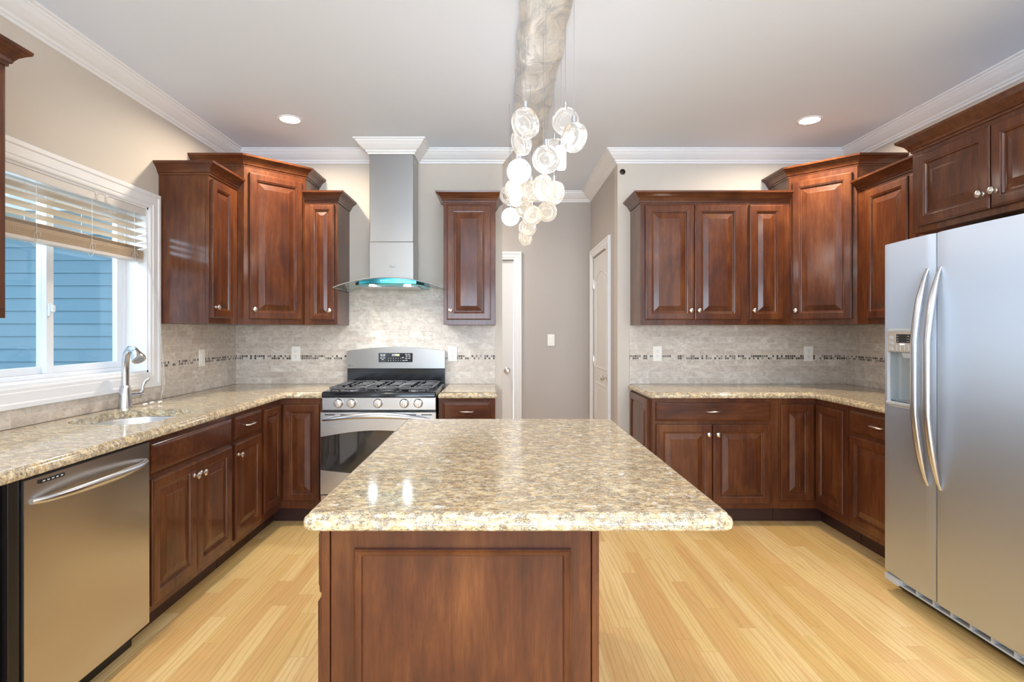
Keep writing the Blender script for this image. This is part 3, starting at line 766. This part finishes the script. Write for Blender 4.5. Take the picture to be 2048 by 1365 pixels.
for k in range(5): box(b, .066+.018*k, .075+.018*k, -.0340, -.0335, .8285, .8325)
link('indicator_marks', b, M['mark'], dwp)
hp = []
for k in range(21):
    u = k/20; s = math.sin(math.pi*u); hp.append((.032+(W-.064)*u, -.030-.058*s**.55, .775+.004*s))
b = B(); tube(b, hp, [.009+.005*math.sin(math.pi*k/20) for k in range(21)], 12, 1.2); link('handle', b, M['handle'], dw, 60)
b = B(); box(b, .003, W-.003, .045, .06, 0, .095, .001); link('toe_kick', b, M['dark'], dw)
# dark filler strip between the dishwasher and the next cabinet
b = B(); box(b, LF-.05, LF+.02, 1.650, 1.690, FL, FT, .001)
tag(link('filler_panel', b, M['dark']), 'narrow near-black filler strip left of the dishwasher door', 'panel')

# ------------------------------------------------------------------ gas range
gr = thing('gas_range', 'stainless gas range with five knobs and black cooktop below the hood', 'range', (-1.187, 3.66, FL))
RW = .760
def g(name, bm, mat, sm=None, parent=None): return link(name, bm, mat, parent or gr, sm)
Z = lambda z: z-FL
b = B(); box(b, .004, RW-.004, .045, .66, .06, Z(.89), .003); g('body', b, M['black'])
b = B()  # cooktop with raised rim
ct = rpoly([(0, .012), (RW, .012), (RW, .60), (0, .60)], .012, 3)
loops(b, [[(x, y, z) for x, y in offset_poly(ct, o)] for o, z in ((0, Z(.889)), (0, Z(.912)), (.006, Z(.924)), (.016, Z(.926)), (.028, Z(.916)), (.04, Z(.912)))]); cook = g('cooktop', b, M['black'], 35)
b = B(); box(b, 0.002, RW-.002, .020, .05, Z(.802), Z(.888), .004, 2); cpn = g('control_panel', b, M['steel'])
for X in (-1.074, -.988, -.812, -.638, -.545):
    kx = X+1.187; b = B(); lathe(b, [(.030, 0), (.031, -.004), (.027, -.010), (.026, -.022), (.022, -.026), (.004, -.027)], (kx, .020, Z(.848)), 'y', 24)
    box(b, kx-.005, kx+.005, -.012, -.004, Z(.848)-.025, Z(.848)+.025, .002); g('knob', b, M['nickel'], 40)
# oven door
b = B(); n = 16
def arc(x, z_end, z_mid): u = x/RW; return z_end+(z_mid-z_end)*math.sin(math.pi*u)
xs = [RW*k/n for k in range(n+1)]
up = [(x, Z(.790)) for x in xs]; lo = [(x, Z(arc(x, .628, .672))) for x in xs]
loops(b, [[(x, y, z) for x, z in up+lo[::-1]] for y in (.045, .004, 0)]); dr_ = g('oven_door', b, M['steel'], 30)
lo2 = [(x, Z(arc(x, .410, .380))) for x in xs]
b = B(); loops(b, [[(x, y, z) for x, z in lo+lo2[::-1]] for y in (.044, .006)]); g('oven_window', b, M['ovenglass'], None, dr_)
b = B(); bot = [(x, Z(.250)) for x in xs]
loops(b, [[(x, y, z) for x, z in lo2+bot[::-1]] for y in (.045, .004, 0)]); g('lower_trim', b, M['steel'], 30, dr_)
b = B()
for (a0, a1) in ((.028, .095), (.130, .195), (.565, .630), (.665, .735)): box(b, a0, a1, -.001, .003, Z(.7715), Z(.7775))
g('vent_slot', b, M['dark'], None, dr_)
hp = []
for k in range(25):
    u = k/24; s = math.sin(math.pi*u); hp.append((.018+(RW-.036)*u, -.006-.055*s**.6, Z(.742+.036*s)))
b = B(); tube(b, hp, [.009+.012*math.sin(math.pi*k/24) for k in range(25)], 14, .8); g('handle', b, M['handle'], 60, dr_)
b = B(); box(b, 0, RW, .0, .045, Z(.085), Z(.243), .003); g('storage_drawer', b, M['steel'])
# backguard
b = B(); ff = []
for k in range(n+1):
    u = k/n; ff.append((.002+(RW-.004)*u, Z(1.175+.030*math.sin(math.pi*u))))
ring = ff + [(RW-.002, Z(1.040)), (.002, Z(1.040))]
loops(b, [[(x, y, z) for x, z in ring] for y in (.680, .622, .618)] ); bgd = g('backguard', b, M['steelz'], 35)
b = B(); box(b, .004, RW-.004, .628, .675, Z(.905), Z(1.0385), .002); g('backguard_base', b, M['black'])
b = B(); box(b, .248, .510, .6145, .620, Z(1.088), Z(1.158), .001); dsp = g('control_display', b, M['black'], None, bgd)
b = B(); box(b, .350, .410, .6138, .6146, Z(1.134), Z(1.152)); g('readout', b, M['greyp'], None, dsp)
def text(s, size, loc, mat, parent, rot=(90, 0, 0), name='lettering', ex=.0003):
    cu = bpy.data.curves.new(name, 'FONT'); cu.body = s; cu.size = size; cu.extrude = ex; cu.align_x = 'LEFT'
    cu.materials.append(mat); o = bpy.data.objects.new(name, cu); col.objects.link(o); o.parent = parent
    o.location = loc; o.rotation_euler = tuple(R(a) for a in rot)
    me = bpy.data.meshes.new_from_object(o); m2 = bpy.data.objects.new(name, me); bpy.data.objects.remove(o); m2.name = name
    col.objects.link(m2); m2.parent = parent; m2.location = loc; m2.rotation_euler = tuple(R(a) for a in rot); return m2
text('4:31', .020, (.376, .6134, Z(1.1365)), M['display'], dsp, name='clock_digits')
b = B()
for row in range(2):
    for k in range(6): box(b, .322+.019*k, .326+.019*k, .6138, .6146, Z(1.116-.017*row), Z(1.121-.017*row))
for (cx, cz) in ((.270, 1.146), (.292, 1.146), (.270, 1.136), (.290, 1.136), (.268, 1.120), (.290, 1.120), (.278, 1.108), (.460, 1.147), (.482, 1.147), (.465, 1.134), (.487, 1.134), (.462, 1.118), (.484, 1.118), (.462, 1.102), (.440, 1.100), (.436, 1.122)):
    box(b, cx-.008, cx+.008, .6138, .6146, Z(cz-.002), Z(cz+.003))
g('keypad_marks', b, M['mark'], None, dsp)
b = B(); box(b, .018, .028, .6172, .6182, Z(1.057), Z(1.067), .001); g('badge', b, M['markd'], None, bgd)
text('Profile', .009, (.031, .6176, Z(1.058)), M['markd'], bgd, name='badge_lettering')
# burners and grates
for (bx, by, br_) in ((.15, .17, .042), (.15, .45, .034), (.38, .31, .050), (.61, .17, .046), (.61, .45, .030)):
    b = lathe(B(), [(br_+.014, 0), (br_+.010, .006), (br_, .010), (br_*.95, .018), (br_*.8, .021), (.004, .022)], (bx, by, Z(.912)), 'z', 24); g('burner', b, M['iron'], 40)
def bar(bm, p, q, r=.0055): tube(bm, [p, q], r, 8)
zt = Z(.950)
for (a0, a1) in ((.035, .262), (.268, .492), (.498, .725)):
    b = B(); cx = (a0+a1)/2
    fr = rpoly([(a0, .045), (a1, .045), (a1, .575), (a0, .575)], .05, 5)
    lp = [(x, y, zt-.006) for x, y in fr]; tube(b, lp+[lp[0]], .006, 8)
    # arched finger bars
    for y in (.11, .23, .31, .39, .51):
        tube(b, [(a0, y, zt-.006), (a0+.02, y, zt), (cx-.035, y, zt)], .0052, 8); tube(b, [(a1, y, zt-.006), (a1-.02, y, zt), (cx+.035, y, zt)], .0052, 8)
    tube(b, [(cx, .045, zt-.006), (cx, .06, zt), (cx, .14, zt)], .0052, 8); tube(b, [(cx, .21, zt), (cx, .41, zt)], .0052, 8); tube(b, [(cx, .575, zt-.006), (cx, .56, zt), (cx, .48, zt)], .0052, 8)
    for (fx, fy) in ((a0+.02, .050), (a1-.02, .050), (a0+.02, .570), (a1-.02, .570), (a0, .31), (a1, .31)):
        tube(b, [(fx, fy, zt-.006), (fx, fy, Z(.913))], [.007, .005], 8)
    for xx in (a0+.055, a1-.055):   # front arch webs
        tube(b, [(xx-.035, .047, Z(.916)), (xx-.025, .047, zt-.010), (xx+.025, .047, zt-.010), (xx+.035, .047, Z(.916))], .005, 8)
    g('grate', b, M['iron'], 50)
b = B(); box(b, .02, RW-.02, .06, .6, 0, .062); g('base', b, M['dark'])

# ------------------------------------------------------------------ range hood
HX = -.790
hd_ = thing('range_hood', 'stainless chimney range hood with a curved glass canopy', 'hood', (HX, YB-T, 1.65))
def hh(name, bm, mat, sm=None, parent=None): return link(name, bm, mat, parent or hd_, sm)
dy = YB-T
b = B(); box(b, -.182, .145, 4.12-dy, 0, .34, .996, .003); hh('upper_duct', b, M['steelz'])
b = B(); box(b, -.184, .147, 4.118-dy, 0, .055, .3395, .003); lowd = hh('lower_duct', b, M['steelz'])
b = B(); tube(b, [(-.036, 4.1168-dy, .160), (-.027, 4.1168-dy, .150), (-.016, 4.1168-dy, .160), (-.024, 4.1168-dy, .168), (-.036, 4.1168-dy, .160)], .0014, 6); tube(b, [(-.016, 4.1168-dy, .152), (.010, 4.1168-dy, .164)], .0016, 6); tube(b, [(-.012, 4.1168-dy, .147), (.012, 4.1168-dy, .152)], .0012, 6)
hh('logo_swirl', b, M['greyp'], None, lowd)
# glass: curved over the width, front edge bowed in plan
b = B(); n = 24; top = []; botm = []
def zg(x): return .050 - .066*(abs(x)/.385)**2
rows = []
for j in range(9):
    v = j/8; row = []
    for i in range(n+1):
        u = -1+2*i/n; x = .383*u
        yfr = -(.46 + .06*(1-u*u)); row.append((x, yfr*(1-v), zg(x)))
    rows.append(row)
top = [[b.verts.new(p) for p in r_] for r_ in rows]; low_ = [[b.verts.new((p[0], p[1], p[2]-.006)) for p in r_] for r_ in rows]
for j in range(8):
    for i in range(n):
        b.faces.new((top[j][i], top[j][i+1], top[j+1][i+1], top[j+1][i])); b.faces.new((low_[j][i], low_[j+1][i], low_[j+1][i+1], low_[j][i+1]))
    b.faces.new((top[j][0], top[j+1][0], low_[j+1][0], low_[j][0])); b.faces.new((top[j][n], low_[j][n], low_[j+1][n], top[j+1][n]))
for i in range(n): b.faces.new((top[0][i], low_[0][i], low_[0][i+1], top[0][i+1])); b.faces.new((top[8][i], top[8][i+1], low_[8][i+1], low_[8][i]))
gl = hh('glass_canopy', b, M['hoodglass'], 30)
eb = B(); tube(eb, [(p[0], p[1]-.001, p[2]-.003) for p in rows[0]], .0032, 6); hh('glass_edge', eb, M['greyp'], 60, gl)
eb = B(); tube(eb, [(rows[j][0][0], rows[j][0][1], rows[j][0][2]-.003) for j in range(9)], .0025, 6); hh('glass_edge', eb, M['greyp'], 60, gl)
eb = B(); tube(eb, [(rows[j][n][0], rows[j][n][1], rows[j][n][2]-.003) for j in range(9)], .0025, 6); hh('glass_edge', eb, M['greyp'], 60, gl)
# slim body under the glass
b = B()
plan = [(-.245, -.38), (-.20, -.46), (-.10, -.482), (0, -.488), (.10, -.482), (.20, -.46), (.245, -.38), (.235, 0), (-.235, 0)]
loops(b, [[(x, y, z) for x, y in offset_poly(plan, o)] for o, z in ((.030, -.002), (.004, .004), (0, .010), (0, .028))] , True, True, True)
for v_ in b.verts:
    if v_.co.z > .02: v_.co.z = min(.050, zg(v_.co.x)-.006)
bd = hh('body', b, M['teal'], 30)
for X in (-.898, -.655):
    b = lathe(B(), [(.026, 0), (.026, -.0035), (.021, -.0045), (.003, -.0045)], (X-HX, -.435, -.002), 'z', 20); lamp = hh('lamp', b, M['spot'], 40)
b = B()
for k in range(5): box(b, -.043+.018*k, -.035+.018*k, -.492, -.486, .022, .032, .001)
hh('button', b, M['chrome'])
b = B(); box(b, -.20, .20, -.37, -.06, -.006, -.003, .001); hh('grease_filter', b, M['steel'])
for X in (-.898, -.655):
    a = area('hood_spot', (X, 3.905, 1.640), (0, 0, 0), .045, .045, 1.5, (.93, .97, 1), 150, 'DISK')

# ------------------------------------------------------------------ refrigerator
FXF = 1.945
fr = thing('refrigerator', 'stainless side by side refrigerator with ice dispenser at the right edge', 'refrigerator', (FXF, 2.822, FL), -90)
FW = .908
b = B(); box(b, .004, FW-.004, .075, .745, .035, 1.728, .004); link('body', b, M['greyp'], fr)
ZD0, ZD1 = .105, 1.742
def fdoor(a0, a1, name, cutout=None):
    b = B(); n = 14; pr = []
    for k in range(n+1):
        x = a0+(a1-a0)*k/n; u = x/FW; bow = .022*math.sin(math.pi*u)
        edge = min(x-a0, a1-x); rd = .010*max(0, 1-edge/.012)
        pr.append((x, -bow+rd))
    ring = pr + [(a1, .065), (a0, .065)]
    vr = loops(b, [[(x, y, z) for x, y in ring] for z in (ZD0, ZD0+.005, ZD1-.004, ZD1)])
    return b
d_f = link('freezer_door', fdoor(0.0, .357, 'f'), M['fridge'], fr, 30)
def carve(o, bm):
    # sink a hollow into the door and keep only the finished mesh
    cu = link('cut', bm, M['fridge']); cu.parent = o.parent
    md = o.modifiers.new('hollow', 'BOOLEAN'); md.object = cu; md.operation = 'DIFFERENCE'; md.solver = 'EXACT'
    bpy.context.view_layer.update()
    me = bpy.data.meshes.new_from_object(o.evaluated_get(bpy.context.evaluated_depsgraph_get()))
    o.modifiers.clear(); o.data = me; bpy.data.objects.remove(cu)
carve(d_f, mkbox(.086, .247, -.08, .044, .969, 1.204))
d_r = link('fresh_food_door', fdoor(.365, FW, 'r'), M['fridge'], fr, 30)
b = B(); box(b, .3572, .3648, .006, .05, ZD0, ZD1); link('centre_trim', b, M['handle'], fr)
def fhandle(x, parent):
    pts = []; rr = []
    for k in range(31):
        u = k/30; s = math.sin(math.pi*u); z = .612+(1.588-.612)*u
        pts.append((x, -.022-.062*min(1, s*1.15)**.75, z)); rr.append(.006+.0085*min(1, s*2.2))
    b = B(); tube(b, pts, rr, 14, 1.25, (0, 1, 0))
    return link('handle', b, M['handle'], parent, 60)
fhandle(.325, d_f); fhandle(.398, d_r)
# dispenser
dp = bpy.data.objects.new('dispenser', None)
b = B(); x0_, x1_, z0_, z1_ = .068, .265, .940, 1.318
yo = -.024
# outer bezel ring (raised), drawn as frame with rounded corners
def rr_(x0, x1, z0, z1, r, y, seg=5): return [(x, y, z) for x, z in rpoly([(x0, z0), (x1, z0), (x1, z1), (x0, z1)], r, seg)]
loops(b, [rr_(x0_, x1_, z0_, z1_, .022, .0), rr_(x0_, x1_, z0_, z1_, .022, yo-.004), rr_(x0_+.006, x1_-.006, z0_+.006, z1_-.006, .018, yo-.008), rr_(x0_+.014, x1_-.014, z0_+.014, z1_-.014, .014, yo-.006), rr_(x0_+.016, x1_-.016, z0_+.016, z1_-.016, .012, yo-.001), rr_(x0_+.0165, x1_-.0165, z0_+.0165, z1_-.0165, .012, yo+.006)], True, False, False)
dpo = link('dispenser', b, M['lgrey'], d_f, 40)
b = B(); box(b, x0_+.012, x1_-.012, yo-.010, yo+.004, 1.205, 1.304, .003); link('control_panel', b, M['nickel'], dpo)
b = B(); box(b, x0_+.075, x1_-.030, yo-.012, yo-.0095, 1.250, 1.292, .001); link('display', b, M['black'], dpo)
for zz in (1.258, 1.270, 1.282):
    b = B(); box(b, x0_+.080, x0_+.092, yo-.0126, yo-.0118, zz-.001, zz+.001); box(b, x1_-.050, x1_-.036, yo-.0126, yo-.0118, zz-.001, zz+.001)
    link('display_mark', b, M['mark'], dpo)
for k in range(4):
    b = B(); box(b, x0_+.074+.026*k, x0_+.078+.026*k, yo-.0112, yo-.0098, 1.213, 1.241); link('divider_mark', b, M['mark'], dpo)
b = B()
for zz in (1.222, 1.248, 1.274): box(b, x0_+.028, x0_+.056, yo-.0130, yo-.009, zz-.009, zz+.009, .002)
link('button', b, M['lgrey'], dpo)
b = B(); box(b, x0_+.10, x0_+.125, yo-.0125, yo-.0098, 1.242, 1.246); link('indicator', b, M['blueled'], dpo)
# hollow niche: front lip panels make the recess read as sunk into the door
b = B(); npl = []
for k in range(13):
    a = math.pi*k/12; npl.append((.1665-.079*math.cos(a), -.022+.062*math.sin(a)**.6))
loops(b, [[(x, y, z) for x, y in npl] for z in (.971, 1.202)], False, False, False)
loops(b, [[(x, y, z) for x, y in npl] for z in (.971, .9705)], True, True, True); link('recess', b, M['niche'], dpo, 40)
b = B(); loops(b, [[(x0_+.120, yo-.018, 1.203), (x0_+.165, yo-.018, 1.203), (x0_+.165, yo-.003, 1.203), (x0_+.120, yo-.003, 1.203)], [(x0_+.128, yo-.014, 1.180), (x0_+.158, yo-.014, 1.180), (x0_+.158, yo-.003, 1.180), (x0_+.128, yo-.003, 1.180)]]); link('chute', b, M['lgrey'], dpo)
b = B(); box(b, x0_+.016, x1_-.012, yo-.022, yo-.002, .952, .966, .003); link('drip_tray', b, M['lgrey'], dpo)
# kick grille
b = B(); box(b, .0, FW, .020, .055, .052, .060, .001); box(b, 0, FW, .020, .055, .078, .085, .001); box(b, 0, .10, .005, .055, .050, .087, .008, 2)
for k in range(9): box(b, .10+k*.1, .112+k*.1, .018, .05, .054, .084)
link('kick_grille', b, M['lgrey'], fr)
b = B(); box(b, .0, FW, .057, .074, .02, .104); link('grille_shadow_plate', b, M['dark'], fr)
for xx in (.08, FW-.08): link('foot', lathe(B(), [(.02, 0), (.02, .03), (.01, .036)], (xx, .12, 0), 'z', 12), M['dark'], fr)
for xx in (.08, FW-.08): link('foot', lathe(B(), [(.02, 0), (.02, .03), (.01, .036)], (xx, .65, 0), 'z', 12), M['dark'], fr)

# ------------------------------------------------------------------ outlets and switches
def outlet(label, loc, rz, cat='outlet'):
    t = tag(link('power_outlet', mkbox(-.036, .036, -.006, 0, -.059, .059, .0025, 2), M['plate']), label, cat, 'duplex outlets on the backsplash')
    t.location = loc; t.rotation_euler = (0, 0, R(rz))
    for dz in (-.020, .020):
        s = link('socket', prism_y(rpoly([(-.017, dz-.014), (.017, dz-.014), (.017, dz+.014), (-.017, dz+.014)], .008, 4), -.0085, -.005), M['plate'], t)
        b = B(); box(b, -.0075, -.0055, -.0092, -.0084, dz+.001, dz+.009); box(b, .0055, .0075, -.0092, -.0084, dz+.002, dz+.008); lathe(b, [(.0026, -.0084), (.0026, -.0092)], (0, 0, dz-.006), 'y', 10)
        link('slot', b, M['slot'], s)
    return t
def prism_y(pts, y0, y1):
    b = B(); loops(b, [[(x, y0, z) for x, z in pts], [(x, y1, z) for x, z in pts]]); return b
def switch(label, loc, rz, w=.036):
    t = tag(link('light_switch', mkbox(-w, w, -.006, 0, -.059, .059, .0025, 2), M['plate']), label, 'switch'); t.location = loc; t.rotation_euler = (0, 0, R(rz))
    b = B(); box(b, -.017, .017, -.010, -.005, -.034, .034, .002); link('rocker', b, M['plate'], t)
    return t
yw = YB-T-.001
outlet('cream outlet on the tiles left of the range', ((592-1001)/255.8, yw, 1.150), 0)
outlet('cream outlet on the tiles just right of the range', ((905-1001)/255.8, yw, 1.150), 0)
outlet('cream outlet on the tiles near the hall end of the right countertop', ((1314.5-1001)/255.8, yw, 1.150), 0)
outlet('cream outlet on the tiles near the right corner', ((1616.5-1001)/255.8, yw, 1.150), 0)
switch('cream rocker switch on the tiles between the window and the left corner', (XL+T+.001, 3.84, 1.142), 90)
switch('white rocker switch on the hall wall between the two doors', (.515, 5.649, 1.236), 0)
b = lathe(B(), [(.021, 0), (.022, -.004), (.018, -.008), (.012, -.009), (.010, -.006), (.003, -.006)], ((1245-1001)/255.2, YB, 1.326+319/255.2), 'y', 20)
tag(link('alarm_button', b, M['bronze'], None, 40), 'small round dark brown disc high on the wall beside the hall opening', 'sensor')

# ------------------------------------------------------------------ recessed ceiling lights
def downlight(label, x, y, vis=True, power=13, lc=(1, .85, .66)):
    t = thing('recessed_light', label, 'ceiling light', (x, y, ZC))
    link('trim_ring', lathe(B(), [(.078, 0), (.078, -.003), (.072, -.006), (.064, -.005), (.062, 0)], (0, 0, 0), 'z', 32), M['trim'], t, 40)
    link('lens', lathe(B(), [(.0625, -.0005), (.0625, -.0035), (.05, -.0045), (.003, -.005)], (0, 0, 0), 'z', 28), M['led'], t, 40)
    area('downlight_lamp', (x, y, ZC-.02), (0, 0, 0), .11, .11, power, lc, 165, 'DISK')
downlight('glowing recessed ceiling light above the left corner cabinets', -1.397, 3.684)
downlight('glowing recessed ceiling light above the right corner cabinets', 2.06, 3.70)
downlight('unseen recessed light added to brighten the hall behind the range wall', -.55, 5.1, power=10, lc=(1, .93, .84))  # added out of view to lift the dim hall
downlight('recessed ceiling light added as unseen fill near the camera on the left', -1.35, .4)  # this and the next are fill downlights added out of view
downlight('recessed ceiling light added as unseen fill near the camera on the right', 1.7, .4)

# ------------------------------------------------------------------ pendant cluster
ch = thing('chandelier', 'long silver ceiling canopy with a cascade of crystal disc pendants over the island', 'chandelier', (.19, 2.8, ZC))
def chc(name, bm, mat, sm=None, parent=ch): return link(name, bm, mat, parent, sm)
b = B(); n = 44; rings = []
CY0, CY1 = 1.55, 4.10
for k in range(n+1):
    y = CY0+(CY1-CY0)*k/n; wv = .004*math.sin(y*11)+.003*math.sin(y*23+1); wr = .005*math.sin(y*9+2)+.004*math.sin(y*19)
    a0 = .083-.19+wv; a1 = .305-.19+wr; zz = -.038+.006*math.sin(y*13)
    if k in (0, n): a0 += .02; a1 -= .02
    m1 = (a0+a1)/2
    rings.append([(a0, y-2.8, 0), (a0, y-2.8, zz+.006), (a0+.008, y-2.8, zz), (m1-.04, y-2.8, zz-.006+.004*math.sin(y*17)), (m1+.04, y-2.8, zz-.005+.004*math.cos(y*15)), (a1-.008, y-2.8, zz), (a1, y-2.8, zz+.006), (a1, y-2.8, 0)])
loops(b, rings); chc('canopy', b, M['leaf'], 50)
def disc_mesh(r=.060, h=.024):
    b = B(); lathe(b, [(.003, -h+.010), (.020, -h+.012), (.030, -h+.010), (.034, -h+.001), (.040, -h), (r-.010, -h+.001), (r-.002, -h+.008), (r, 0), (r-.002, h-.008), (r-.010, h-.001), (.040, h), (.034, h-.001), (.030, h-.010), (.020, h-.012), (.003, h-.010)], (0, 0, 0), 'y', 32)
    return b
discs = {}
pend = [  # px, py(centre), depth, yaw, kind
    (1051, 247, 2.15, 38, 'disc'), (1131, 243, 2.46, -25, 'disc'), (1148, 275, 2.25, -52, 'disc'), (1043, 284, 2.46, 55, 'disc'),
    (1092, 319, 2.36, 18, 'disc'), (1109, 300, 2.93, -15, 'disc'), (1122, 316, 2.70, 82, 'discglow'), (1038, 343, 2.68, 10, 'disclit'),
    (1031, 390, 2.90, 80, 'discglow'), (1029, 380, 3.12, 14, 'discw'), (1019, 391, 3.35, -15, 'disc'), (1021, 434, 3.70, 8, 'discglow'), (1087, 376, 2.56, 48, 'discw'),
    (1061, 383, 3.08, 40, 'discw'), (1108, 386, 2.82, -50, 'discw'), (1064, 431, 3.30, -12, 'discw'), (1049, 416, 3.50, 30, 'discw'),
    (1094, 424, 3.30, -20, 'discw'), (1055, 456, 3.70, 14, 'discw'), (1051, 475, 3.98, 50, 'discw')]
for i, (px, py, Y, yaw, kind) in enumerate(pend):
    X = (px-1001)*Y/1110; Zc = 1.326+(663-py)*Y/1110
    if kind not in discs:
        o = link('crystal_disc', disc_mesh(), M[kind], ch, 35); discs[kind] = o
    else:
        o = discs[kind].copy(); col.objects.link(o); o.parent = ch
    o.location = (X-.19, Y-2.8, Zc-ZC); o.rotation_euler = (0, 0, R(yaw))
    s = link('socket', lathe(B(), [(.006, .050), (.0105, .052), (.0105, .084), (.004, .086)], (0, 0, 0), 'z', 12), M['chrome'], o, 40)
    c = link('cord', tube(B(), [(0, 0, .085), (0, 0, ZC-Zc-.036)], .0011, 5), M['greyp'], o)
    if kind in ('discglow', 'disclit') or i in (1, 4, 12):
        l = bpy.data.lights.new('pendant_lamp', 'POINT'); l.energy = .7; l.shadow_soft_size = .05; l.color = (.95, .97, 1)
        lo_ = bpy.data.objects.new('pendant_lamp', l); col.objects.link(lo_); lo_.location = (X, Y, Zc-.09)
